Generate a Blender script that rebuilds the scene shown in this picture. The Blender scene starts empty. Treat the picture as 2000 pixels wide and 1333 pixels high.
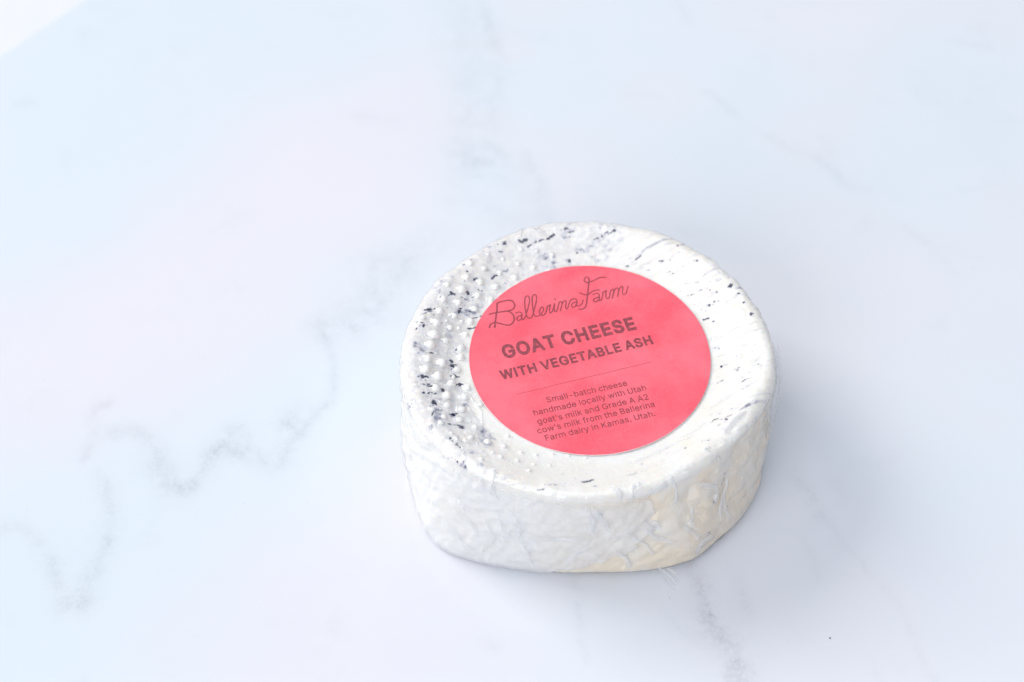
import bpy, math, json
import numpy as np
from mathutils import Vector, geometry

# ---------------------------------------------------------------- camera, world, light, exposure
scene = bpy.context.scene
COL = scene.collection
MM = 0.001
cam_d = bpy.data.cameras.new('camera'); cam = bpy.data.objects.new('camera', cam_d); COL.objects.link(cam)
cam.location = (-20.571*MM, -298.45*MM, 410.964*MM)
cam.rotation_euler = (math.radians(90-51.0), 0, 0)
cam_d.sensor_width = 36.0; cam_d.lens = 63.0
cam_d.clip_start = 0.01; cam_d.clip_end = 50.0
cam_d.dof.use_dof = True; cam_d.dof.focus_distance = 0.478; cam_d.dof.aperture_fstop = 8.0
scene.camera = cam

world = bpy.data.worlds.new('World'); scene.world = world; world.use_nodes = True
bg = world.node_tree.nodes['Background']
bg.inputs['Color'].default_value = (0.90, 0.943, 1.06, 1); bg.inputs['Strength'].default_value = 0.46

def area(name, loc, target, sx, sy, power, color):
    l = bpy.data.lights.new(name, 'AREA'); l.shape = 'RECTANGLE'; l.size = sx; l.size_y = sy
    l.energy = power; l.color = color
    o = bpy.data.objects.new(name, l); COL.objects.link(o); o.location = loc
    o.rotation_euler = (Vector(target)-Vector(loc)).to_track_quat('-Z', 'Y').to_euler()
    return o
area('window_light', (-2.15, 1.3, 1.8), (-0.1, 0.05, 0.02), 1.6, 1.4, 57.0, (1.0, 0.975, 0.93))
area('front_left_fill', (-1.5, -2.15, 1.5), (0, 0, 0.02), 2.2, 1.6, 38.0, (0.97, 0.985, 1.0))  # unseen fill lamp, added to brighten the front-left wall
area('overhead_fill', (0.2, 0.0, 2.0), (0.1, 0, 0), 2.0, 2.0, 10.0, (0.93, 0.965, 1.0))  # added overhead fill, lifts the shadows and models the folds

scene.view_settings.view_transform = 'Standard'; scene.view_settings.look = 'None'
scene.view_settings.exposure = 0.09; scene.view_settings.gamma = 1.0
scene.cycles.use_denoising = True
scene.cycles.max_bounces = 12; scene.cycles.transparent_max_bounces = 24

# ---------------------------------------------------------------- measured data (millimetres)
NUBS = [(-27.26,36.63,0.38),(-32.15,33.26,0.77),(-23.04,35.81,0.41),(-18.83,34.79,0.55),(-28.24,31.99,0.6),(-17.94,39.21,0.49),(-13.56,39.0,0.44),(-9.17,38.24,0.55),(-14.46,34.08,0.6),(-10.1,33.44,0.49),(-33.1,28.51,0.88),(-23.9,31.41,0.6),(-19.7,30.41,0.74),(-29.36,27.74,0.77),(-38.34,25.4,0.68),(-34.34,24.56,1.09),(-30.04,23.27,1.04),(-25.04,26.89,0.82),(-39.38,20.41,0.93),(-35.27,20.14,0.99),(-26.31,22.48,0.93),(-40.29,16.37,1.09),(-36.33,15.68,1.04),(-30.85,18.9,0.93),(-44.83,13.23,0.71),(-41.04,12.32,1.26),(-31.93,14.5,0.99),(-37.38,11.51,0.93),(-41.63,8.07,1.26),(-33.14,9.97,0.93),(-38.55,6.96,0.99),(-42.51,4.56,1.26),(-34.46,5.07,1.04),(-34.19,5.31,0.99),(-43.19,-0.5,1.31),(-39.34,-0.9,1.37),(-34.41,2.1,0.93),(-43.49,-4.15,1.15),(-35.3,-2.25,0.93),(-40.31,-5.65,1.23),(-36.71,-7.32,0.99),(-32.3,-8.24,0.93),(-40.73,-9.96,0.99),(-37.7,-11.76,1.09),(-33.06,-11.63,1.04),(-28.92,-13.91,0.66),(-37.61,-15.29,0.99),(-33.8,-15.93,1.09),(-41.31,-17.71,0.82),(-38.3,-19.66,0.99),(-34.26,-19.84,1.09),(-39.03,-21.92,0.93),(-30.18,-21.72,0.99),(-36.28,-24.98,0.82),(-34.89,-27.01,0.93),(-31.18,-25.85,0.93),(-26.89,-26.61,1.04),(-22.59,-27.75,0.93),(-21.52,-24.07,0.66),(-18.16,-29.42,0.66),(-14.28,-30.13,0.6),(-9.98,-29.69,0.55),(-19.11,-32.67,0.6),(-14.98,-33.66,0.55),(-10.85,-33.76,0.49),(-25.51,-30.38,0.71),(-28.4,-33.65,0.71),(-23.37,-31.85,0.77),(-16.2,-36.25,0.6),(-5.84,-30.34,0.49),(-1.44,-30.84,0.44)]
SIDE_NUBS = [(-106.4,31.6,0.31),(-101.4,32.2,0.31),(-105.4,23.9,0.37),(-100.8,23.5,0.31),(-95.6,24.5,0.37),(-106.6,27.6,0.25),(-123.3,25.5,0.5),(-129.1,24.3,0.44),(-111.9,9.4,0.44),(-120.3,5.4,0.5),(-129.7,10.3,0.37),(-103.0,8.1,0.37),(-134.3,-1.4,0.31),(-117.9,14.0,0.31)]
ASH = [('t',[(-32.76,23.75)],0.52,1.0),('t',[(-31.09,28.45)],0.383,1.0),('t',[(-30.23,28.86)],0.246,1.0),('t',[(-44.62,10.66)],0.356,1.0),('t',[(-4.51,36.67)],0.493,1.0),('t',[(-22.76,40.64)],0.411,1.0),('t',[(-25.42,33.19)],0.137,1.0),('t',[(-24.35,36.1)],0.164,1.0),('t',[(-28.91,24.93)],0.164,1.0),('t',[(-29.92,25.24)],0.164,1.0),('t',[(-32.12,18.1)],0.246,1.0),('t',[(-18.08,41.87)],0.493,1.0),('t',[(-1.98,39.26)],0.164,1.0),('t',[(-0.22,39.59)],0.137,1.0),('t',[(-26.06,29.4),(-25.49,30.13),(-25.06,30.51)],0.246,1.0),('t',[(-44.22,16.19),(-42.96,16.5),(-41.84,16.88)],0.328,1.0),('t',[(-43.22,15.59),(-42.66,15.7)],0.219,1.0),('t',[(-18.52,42.0),(-16.47,42.26)],0.356,1.0),('t',[(-16.04,40.32),(-14.57,41.37),(-13.1,42.26)],0.192,1.0),('t',[(-13.98,42.35),(-13.1,42.11),(-11.04,42.71),(-9.57,43.57),(-8.08,44.99)],0.246,1.0),('t',[(-6.6,46.07),(-4.83,46.38)],0.192,0.8),('t',[(-5.43,44.99),(-3.07,45.61)],0.192,0.9),('t',[(-42.91,19.92),(-40.95,20.79),(-38.42,21.77),(-36.59,22.87)],0.164,0.8),('t',[(-37.3,22.98),(-36.31,22.7)],0.274,1.0),('t',[(-34.45,22.27),(-33.31,21.69),(-31.73,21.34)],0.137,0.8),('t',[(-34.68,18.29),(-35.28,16.84)],0.246,1.0),('t',[(-33.57,20.0),(-34.68,18.13)],0.109,0.6),('t',[(-31.53,15.77),(-30.11,16.25),(-28.69,16.84)],0.164,0.9),('t',[(-32.61,12.32),(-31.48,12.4),(-30.07,12.99)],0.219,0.9),('t',[(-45.21,11.6),(-43.12,11.66)],0.137,0.7),('t',[(-26.15,20.39),(-25.87,20.58)],0.137,0.8),('t',[(-14.39,46.03),(-13.07,46.42)],0.192,0.5),('t',[(-23.2,41.4),(-21.01,41.46)],0.164,0.7),('t',[(-36.03,14.17),(-33.78,15.11)],0.109,0.5),('t',[(-44.73,14.52),(-44.19,15.25)],0.192,0.8),('t',[(-30.58,35.5),(-28.84,34.2)],0.137,0.3),('t',[(-26.85,39.78),(-25.97,40.1)],0.137,0.6),('t',[(8.28,45.55)],0.411,1),('t',[(16.26,38.5)],0.301,1),('t',[(23.67,35.58)],0.274,0.8),('t',[(36.22,27.04)],0.246,1),('t',[(39.84,24.84)],0.52,1),('t',[(41.67,22.05)],0.356,1),('t',[(43.12,18.79)],0.301,0.8),('t',[(44.75,14.59)],0.411,1),('t',[(33.74,19.88)],0.356,1),('t',[(34.86,19.98)],0.219,1),('t',[(35.19,20.9)],0.246,1),('t',[(32.8,18.1)],0.192,1),('t',[(37.57,21.03)],0.164,0.9),('t',[(35.9,23.58)],0.164,0.9),('t',[(34.13,24.59)],0.192,0.8),('t',[(34.78,23.65)],0.164,0.8),('t',[(26.01,39.81)],0.274,0.6),('t',[(35.0,17.51)],0.137,0.7),('t',[(34.66,26.74)],0.219,0.6),('t',[(31.04,27.56)],0.219,0.5),('t',[(34.68,14.51)],0.192,0.6),('t',[(36.08,14.74)],0.137,0.5),('t',[(2.66,43.21),(5.61,44.22),(8.28,45.55)],0.219,0.7),('t',[(3.84,43.8),(6.51,45.29)],0.192,0.5),('t',[(10.93,34.47),(12.1,34.75)],0.219,0.6),('t',[(13.59,36.1),(15.07,37.08),(16.26,38.5)],0.164,0.7),('t',[(17.54,33.06),(18.72,33.75)],0.192,0.8),('t',[(20.79,35.39),(21.81,35.73)],0.246,0.8),('t',[(22.04,30.17),(24.08,31.05),(26.1,31.54)],0.137,0.7),('t',[(22.67,31.71),(25.56,32.56),(28.45,33.38),(31.63,34.23)],0.137,0.6),('t',[(23.4,35.99),(25.75,37.27),(28.09,38.03)],0.246,0.25),('t',[(22.4,40.23),(24.74,40.59)],0.547,0.25),('t',[(25.04,26.85),(27.65,27.81),(31.04,27.56)],0.137,0.4),('t',[(27.73,23.52),(30.3,24.0)],0.164,0.6),('t',[(29.56,20.65),(30.7,20.72)],0.137,0.5),('t',[(34.39,26.95),(36.66,27.36),(39.58,28.11)],0.219,0.5),('t',[(31.73,18.94),(34.0,19.56),(36.3,20.72)],0.602,0.3),('t',[(31.8,15.45),(32.64,15.35),(33.5,15.75)],0.219,0.9),('t',[(30.62,24.76),(32.33,25.09),(34.02,25.25)],0.137,0.5),('t',[(8.41,38.3),(11.94,39.93),(15.46,40.88)],0.219,0.15),('t',[(13.38,39.21),(17.21,41.04)],0.219,0.15),('t',[(30.21,34.42),(31.78,34.28)],0.219,0.6),('t',[(18.81,36.55),(21.72,37.45)],0.274,0.15),('t',[(26.65,31.14),(30.11,32.16)],0.219,0.2),('t',[(33.92,9.2),(38.46,11.11)],0.274,0.15),('t',[(36.57,7.42),(41.08,9.44)],0.274,0.2),('t',[(1.54,46.5),(5.1,47.54)],0.547,0.2),('t',[(-35.58,4.8)],0.438,1.0),('t',[(-36.57,-1.19)],0.493,1.0),('t',[(-44.37,-6.52)],0.602,1.0),('t',[(-35.81,-4.46)],0.52,1.0),('t',[(-34.52,-7.15)],0.465,1.0),('t',[(-38.83,-10.01)],0.438,1.0),('t',[(-41.13,-14.88)],0.602,1.0),('t',[(-35.92,-18.11)],0.602,1.0),('t',[(-39.84,-21.7)],0.383,1.0),('t',[(-33.67,-22.25)],0.493,1.0),('t',[(-36.49,-26.91)],0.274,1.0),('t',[(-34.85,-28.71)],0.301,1.0),('t',[(-36.88,0.53)],0.383,1.0),('t',[(-44.75,-3.38)],0.219,1.0),('t',[(-33.87,-12.27)],0.192,1.0),('t',[(-33.26,-15.83)],0.164,1.0),('t',[(-45.85,1.18),(-44.08,1.65),(-41.89,2.14)],0.192,0.9),('t',[(-44.28,-9.39),(-42.65,-9.48),(-40.76,-9.23)],0.219,0.9),('t',[(-43.92,-12.03),(-42.03,-11.78),(-40.69,-11.61)],0.219,0.9),('t',[(-41.38,-19.57),(-41.04,-17.84)],0.164,0.9),('t',[(-41.95,-14.34),(-40.3,-15.61)],0.219,0.9),('t',[(-45.32,-6.55),(-43.02,-6.37)],0.274,0.9),('t',[(-36.78,-4.44),(-34.84,-4.51)],0.246,0.9),('t',[(-35.48,-7.28),(-33.56,-7.06)],0.219,0.9),('t',[(-37.4,-0.99),(-35.75,-0.53)],0.219,0.9),('t',[(-36.73,-18.12),(-34.85,-17.66)],0.219,0.9),('t',[(-42.42,-16.47),(-40.03,-15.54)],0.137,0.9),('t',[(-37.43,-21.76),(-33.68,-21.66)],0.137,0.9),('t',[(-35.12,-28.57),(-33.22,-30.54)],0.137,0.9),('t',[(35.72,-0.84)],0.301,1),('t',[(40.06,-2.47)],0.246,1),('t',[(39.6,-3.2)],0.192,1),('t',[(37.44,-6.51)],0.137,1),('t',[(35.24,-20.48)],0.246,0.9),('t',[(24.08,-29.38)],0.164,0.8),('t',[(12.71,-33.72)],0.192,0.7),('t',[(39.73,1.78)],0.137,0.8),('t',[(43.17,1.04)],0.109,0.7),('t',[(30.28,-27.49)],0.192,0.9),('t',[(35.32,5.23)],0.219,0.4),('t',[(34.19,-6.47),(36.16,-5.67)],0.164,0.7),('t',[(40.69,-7.56),(41.69,-6.87),(42.76,-6.78)],0.164,0.8),('t',[(40.71,-5.84),(42.96,-4.57)],0.137,0.6),('t',[(45.08,-0.34),(46.29,-0.32)],0.192,0.8),('t',[(43.69,-2.36),(45.3,-2.38)],0.137,0.6),('t',[(31.08,-21.16),(32.23,-20.21),(33.31,-19.86)],0.164,0.7),('t',[(33.24,-20.64),(35.16,-19.87),(36.83,-19.05)],0.164,0.7),('t',[(32.81,-22.53),(36.39,-20.89)],0.109,0.5),('t',[(28.2,-27.12),(29.5,-27.36),(30.27,-27.57)],0.137,0.7),('t',[(15.04,-34.43),(19.14,-32.19),(24.64,-28.97)],0.137,0.3),('t',[(10.97,-36.41),(16.34,-34.61)],0.137,0.25),('t',[(5.57,-38.86),(13.6,-36.29)],0.137,0.3),('t',[(35.72,-0.84),(37.26,-0.36)],0.192,0.4),('t',[(38.29,-2.77),(40.2,-2.51)],0.192,0.5),('t',[(22.0,-29.05),(27.43,-26.96)],0.137,0.2),('t',[(-2.67,-40.1),(-1.48,-39.89),(-0.01,-39.29)],0.219,0.9),('t',[(-12.31,-41.41),(-9.15,-41.27)],0.164,0.4),('t',[(-14.16,-43.07),(-12.33,-42.89)],0.164,0.5),('t',[(-7.03,-40.67),(-5.98,-40.64)],0.137,0.4),('t',[(-2.38,-40.1),(-1.05,-39.69),(0.02,-39.29)],0.219,0.9),('t',[(-0.34,-41.73),(1.24,-41.56)],0.164,0.5),('s',[(-41.3,27.1),(-41.4,24.8),(-42.2,23.0),(-43.3,22.1)],0.274,0.4),('s',[(-48.1,19.3)],0.356,0.9),('s',[(-48.6,19.3),(-47.7,19.4)],0.219,0.9),('s',[(-54.7,19.6),(-53.6,18.7)],0.246,0.7),('s',[(-51.1,17.8)],0.192,0.6),('s',[(-55.6,10.3),(-53.6,10.7),(-50.7,9.7)],0.246,0.7),('s',[(-55.1,12.0),(-53.2,10.4)],0.164,0.6),('s',[(-46.9,10.4),(-45.6,9.5)],0.219,0.8),('s',[(-46.5,12.7),(-46.0,9.9)],0.137,0.5),('s',[(-42.0,13.6)],0.164,0.6),('s',[(-83.3,-3.7),(-82.0,-4.0),(-80.9,-3.8)],0.192,1.0),('s',[(-58.3,26.7)],0.246,0.25),('s',[(-61.6,23.9)],0.328,0.2),('s',[(-13.0,-1.8)],0.164,0.3),('s',[(-13.4,-3.7)],0.137,0.3),('s',[(-140.2,13.5),(-139.5,13.4),(-139.0,13.2)],0.192,0.9)]
SCRIPT = [([(-24.7,20.77),(-24.72,18.56),(-24.95,16.51),(-25.16,14.03),(-25.32,12.29)],0.22),([(-24.81,20.77),(-24.19,21.36),(-22.72,21.88),(-21.36,22.18),(-20.35,21.74),(-19.84,20.48),(-20.06,19.3),(-20.8,18.56),(-22.26,18.12),(-23.95,17.8),(-25.63,17.38),(-26.81,16.97)],0.22),([(-21.81,18.12),(-20.91,17.68),(-20.23,16.65),(-19.95,15.48),(-20.24,14.17),(-20.91,13.3),(-21.8,13.08),(-22.92,13.37),(-24.04,13.74),(-25.16,14.03),(-26.06,13.74),(-26.56,13.15),(-26.72,12.29)],0.21),([(-19.45,17.46),(-18.88,17.8),(-18.21,17.68),(-17.87,16.94),(-17.93,15.92),(-17.77,15.12),(-17.37,15.19),(-16.92,16.07),(-16.52,17.68),(-16.06,19.74),(-15.76,21.66),(-15.87,23.3),(-16.37,23.71),(-16.89,23.15),(-17.06,21.81),(-17.02,20.03),(-16.85,18.27),(-16.64,16.8),(-16.3,15.92),(-15.74,15.56),(-15.18,15.92),(-14.78,17.24),(-14.37,19.15),(-13.9,21.66),(-13.82,23.44),(-14.27,24.26),(-14.84,23.67),(-15.02,22.11),(-14.93,20.18),(-14.77,18.41),(-14.61,17.09),(-14.28,16.36),(-13.6,16.33),(-12.81,16.8),(-12.13,17.97),(-11.89,19.0),(-12.22,19.62),(-12.79,19.0),(-13.05,17.97),(-12.87,17.09),(-12.37,16.58),(-11.8,16.8),(-11.34,17.53),(-10.99,18.85),(-10.81,20.0),(-10.41,19.96),(-9.95,20.48),(-10.17,19.15),(-10.27,17.97),(-9.99,17.41),(-9.54,17.97),(-9.18,19.15),(-8.82,20.92),(-8.97,19.44),(-8.91,18.27),(-8.58,17.85),(-8.18,18.41),(-7.88,19.74),(-7.6,20.85)],0.17),([(-17.93,16.51),(-18.66,16.29),(-19.25,15.6),(-19.11,14.9),(-18.67,14.72),(-18.16,15.19),(-17.88,15.99)],0.17),([(-7.63,21.14),(-7.34,21.47),(-6.94,21.56),(-6.76,21.07),(-6.89,20.11),(-7.28,18.19)],0.16),([(-7.28,18.19),(-6.77,20.55),(-6.29,21.66),(-5.8,21.96),(-5.67,21.14),(-5.84,19.81),(-5.63,19.0),(-5.23,19.22),(-4.92,20.55),(-4.62,21.51),(-4.15,22.25),(-3.35,22.66),(-2.74,22.33),(-2.61,21.44),(-2.81,20.7),(-2.62,20.11),(-2.05,20.14),(-1.36,20.7),(-1.12,21.29),(-0.9,22.18)],0.16),([(-2.68,21.51),(-3.5,21.22),(-4.13,20.55),(-4.12,19.81),(-3.7,19.49),(-3.13,19.96),(-2.77,20.77)],0.16),([(5.63,30.51),(4.6,30.58),(3.56,30.2),(2.51,29.52),(1.46,28.92),(0.66,28.59),(-0.03,28.66),(-0.43,29.37),(-0.16,30.28),(0.37,30.61),(0.87,30.13),(0.9,29.07),(0.72,27.56),(0.57,26.06),(0.37,24.12),(0.15,22.33),(-0.07,20.55),(-0.49,19.52),(-1.18,18.93),(-2.14,18.85)],0.18),([(-1.83,24.79),(-1.16,24.41),(-0.14,24.12),(0.65,24.26),(1.24,24.86),(2.17,25.53),(2.97,25.83),(3.71,25.76)],0.17),([(1.9,24.12),(2.59,24.56),(3.27,24.56),(3.59,23.82),(3.56,22.77),(3.65,22.03),(3.99,22.11),(4.36,22.92),(4.57,24.12),(4.65,25.13),(5.11,25.16),(5.64,25.76),(5.43,24.56),(5.45,23.37),(5.82,22.67),(6.29,23.07),(6.55,24.12),(6.73,25.31),(7.19,26.06),(7.64,25.98),(7.54,24.71),(7.19,22.92)],0.16),([(3.52,23.22),(2.78,23.07),(2.05,22.45),(2.06,21.81),(2.5,21.56),(3.08,21.96),(3.56,22.77)],0.16),([(7.19,22.92),(7.59,24.71),(7.98,26.06),(8.4,26.66),(8.91,26.43),(8.98,25.46),(8.69,23.52)],0.16),([(8.69,23.52),(9.0,25.31),(9.39,26.51),(9.85,27.26),(10.19,27.11),(10.2,26.06),(10.05,25.01),(10.36,24.23),(10.88,24.49),(11.26,25.46),(11.73,27.34)],0.16),([(-8.74,22.48),(-8.59,22.45)],0.22)]
TEXT = [('GOAT CHEESE', (-22.57, 1.35), (13.62, 11.87), 4.66, 0.034), ('WITH VEGETABLE ASH', (-23.3, -5.79), (17.85, 6.66), 3.23, 0.031), ('Small-batch cheese', (-11.25, -13.31), (10.18, -7.52), 1.85, 0.006), ('handmade locally with Utah', (-14.66, -17.6), (15.17, -9.11), 1.85, 0.006), ("goat's milk and Grade A A2", (-13.75, -20.44), (15.67, -12.18), 1.85, 0.006), ("cow's milk from the Ballerina", (-13.77, -23.41), (17.17, -14.58), 1.85, 0.006), ('Farm dairy in Kamas, Utah.', (-11.69, -25.71), (17.18, -17.6), 1.85, 0.006)]
RULE = [(-19.42,-10.55),(16.97,0.49)]
VEINS = [([(-165.6,-30.2),(-159.9,-30.8),(-153.6,-31.3),(-148.7,-35.8),(-145.1,-40.6),(-140.8,-50.2),(-135.1,-56.4)],1.29,0.5,0.2),([(-145.1,-40.6),(-140.8,-50.2),(-138.5,-56.4)],2.57,0.2,0),([(-135.3,-13.1),(-133.5,-15.7),(-130.8,-25.9),(-130.0,-35.8),(-131.6,-43.9),(-133.4,-50.2),(-134.0,-54.9)],1.57,0.6,0),([(-130.0,-35.8),(-131.6,-43.9),(-133.6,-53.3)],2.57,0.3,0),([(-140.3,-7.9),(-140.0,-3.4),(-139.7,1.9),(-139.3,9.2),(-136.6,11.0)],1.29,0.55,0.8),([(-133.0,1.0),(-125.6,0.1),(-121.1,-7.0),(-116.6,-14.8),(-112.4,-18.2),(-108.1,-14.8),(-104.0,-6.1),(-100.3,0.1)],1.71,0.8,0),([(-120.8,-9.6),(-112.7,-17.4),(-110.0,-16.5)],2.57,0.6,0),([(-103.3,-6.1),(-98.3,-5.2),(-92.4,-6.6),(-86.4,-10.1),(-83.9,-5.2),(-83.3,5.5)],2.14,0.75,0.2),([(-100.3,0.1),(-96.8,1.9),(-96.7,-7.0)],1.86,0.5,0),([(-83.9,-5.2),(-78.9,4.6),(-73.5,11.0),(-71.8,20.3),(-73.0,27.9),(-76.4,37.6),(-77.7,41.5)],1.0,0.75,0),([(-84.8,5.5),(-81.4,9.2)],2.29,0.4,0),([(-78.3,39.5),(-72.3,40.5),(-66.3,41.5)],2.0,0.35,0),([(-67.7,39.5),(-62.1,49.5),(-56.4,59.7),(-52.0,68.0),(-44.3,74.4)],3.71,0.5,0),([(-62.9,65.9),(-53.3,61.7)],3.71,0.45,0),([(-75.3,39.5),(-66.6,47.5),(-57.5,49.5)],4.29,0.35,0),([(-38.2,112.7),(-32.9,111.0),(-28.8,112.2)],1.29,0.6,0),([(-29.7,117.3),(-26.4,115.0),(-22.6,111.7)],1.14,0.65,0),([(-35.3,106.4),(-27.1,107.6),(-20.6,103.0)],3.43,0.5,0),([(-31.8,89.6),(-20.6,83.0)],3.43,0.3,0),([(-33.2,198.5),(-31.6,187.5),(-29.4,176.8),(-26.5,165.0)],1.14,0.7,0),([(-38.6,195.8),(-36.2,161.1),(-36.5,124.0),(-34.5,107.6)],4.57,0.4,0),([(-27.6,171.5),(-25.7,150.9),(-27.3,124.0)],3.43,0.32,0),([(-15.6,112.2),(-12.4,100.7),(-10.6,87.4),(-7.8,80.8)],1.43,0.4,0),([(-15.7,91.8),(-12.6,85.2)],2.29,0.2,0),([(45.0,140.9),(48.9,136.0),(52.2,131.1)],0.86,0.5,0.3),([(52.2,131.1),(62.6,119.2),(77.4,109.4)],1.0,0.2,0),([(77.4,109.4),(82.5,104.1),(85.9,98.0),(91.3,95.8)],1.29,0.6,0),([(91.3,95.8),(99.5,96.2)],1.14,0.15,0),([(127.1,166.3),(134.8,165.0),(142.4,163.2)],1.0,0.5,0),([(122.9,95.8),(126.4,97.1),(131.7,99.6)],0.86,0.45,0),([(102.1,79.7),(106.1,74.4),(113.6,61.7)],1.29,0.3,0.3),([(36.6,187.5),(40.4,176.8)],1.29,0.25,0),([(62.6,119.2),(71.9,112.2)],0.86,0.2,0),([(26.8,-43.1),(28.7,-48.6),(30.5,-54.9),(31.4,-60.3),(33.0,-64.9),(35.7,-69.4),(37.4,-73.1),(37.8,-79.7),(37.7,-86.1)],1.57,0.9,0.6),([(32.4,-60.3),(35.3,-65.6),(37.5,-71.6),(37.6,-78.9)],2.86,0.6,0.6),([(39.5,-47.0),(39.8,-51.8),(41.3,-58.0)],1.43,0.35,0.5),([(29.7,-50.2),(31.9,-58.0)],0.71,0.6,0.2),([(58.6,-12.2),(62.6,-21.6),(67.6,-34.1),(74.0,-43.9),(80.7,-54.9),(84.4,-67.1),(87.8,-79.7)],0.86,0.4,0.3),([(59.0,-15.7),(63.4,-27.5)],2.0,0.4,0),([(64.5,-17.4),(71.4,-19.1)],2.57,0.25,0),([(-4.2,-45.5),(-3.3,-54.9),(-3.0,-64.1),(-1.4,-71.6)],1.0,0.35,0.2),([(58.0,-32.5),(60.6,-40.6),(61.3,-47.0)],0.86,0.35,0.3),([(71.9,-71.6),(73.7,-77.9)],1.14,0.25,0.5),([(-27.2,-66.4),(-25.2,-67.1)],1.14,0.3,0.5),([(-183.0,134.8),(-180.0,135.3)],1.43,0.4,0),([(-71.1,129.9),(-60.9,128.7),(-57.5,126.3)],1.29,0.25,0.5),([(19.9,-56.4),(23.5,-62.6)],1.71,0.2,0),([(-61.8,-42.3),(-34.1,-54.9),(-20.6,-67.1)],5.71,0.06,0),([(109.1,156.0),(129.9,124.0),(138.1,85.2)],4.29,0.12,0),([(109.3,43.5),(107.3,38.5)],1.0,0.25,0)]
TINTS = [(-179.4,124.0,27.1,1),(-151.0,161.1,24.3,1),(-108.4,171.5,24.3,0.9),(-163.7,78.7,18.6,0.9),(-133.4,116.9,15.7,0.7),(-69.9,174.1,15.7,0.6),(-140.2,-50.2,27.1,1),(-145.4,-67.1,27.1,0.9),(-126.5,-20.8,17.1,1),(-104.7,-25.9,18.6,0.9),(-95.1,-8.7,17.1,0.8),(-84.2,16.5,14.3,0.8),(-68.8,31.7,15.7,0.7),(-56.2,55.6,15.7,0.5),(-32.6,148.4,7.9,0.8),(-32.0,105.3,8.6,0.8),(-38.3,179.5,7.1,0.7),(-27.0,89.6,8.6,0.5),(-6.8,148.4,12.9,0.8),(23.1,166.3,17.1,0.6),(29.0,112.2,17.1,0.7),(60.7,136.0,15.7,0.7),(94.1,105.3,18.6,0.7),(131.9,136.0,18.6,0.7),(91.0,148.4,11.4,0.3),(51.4,83.0,12.9,0.5),(108.4,-8.7,22.9,0.4),(-113.0,-39.0,15.7,0.5),(-7.3,-65.6,20.0,0.2),(-127.5,43.5,24.3,-0.8),(-85.8,100.7,24.3,-0.9),(-147.4,24.1,24.3,-0.8),(-58.0,140.9,10.0,-0.6),(-98.2,57.6,18.6,-0.7),(-53.3,105.3,10.0,-0.5),(-68.1,-50.2,24.3,-0.7),(-93.6,-67.1,21.4,-0.6),(-47.2,-65.6,21.4,-0.5),(-18.8,161.1,4.3,-0.3),(30.5,140.9,8.6,-0.3),(88.4,171.5,11.4,-0.3),(72.8,121.6,8.6,-0.3),(75.5,55.6,20.0,-0.25),(60.1,-58.0,20.0,-0.3),(3.9,100.7,12.9,-0.2)]
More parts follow.
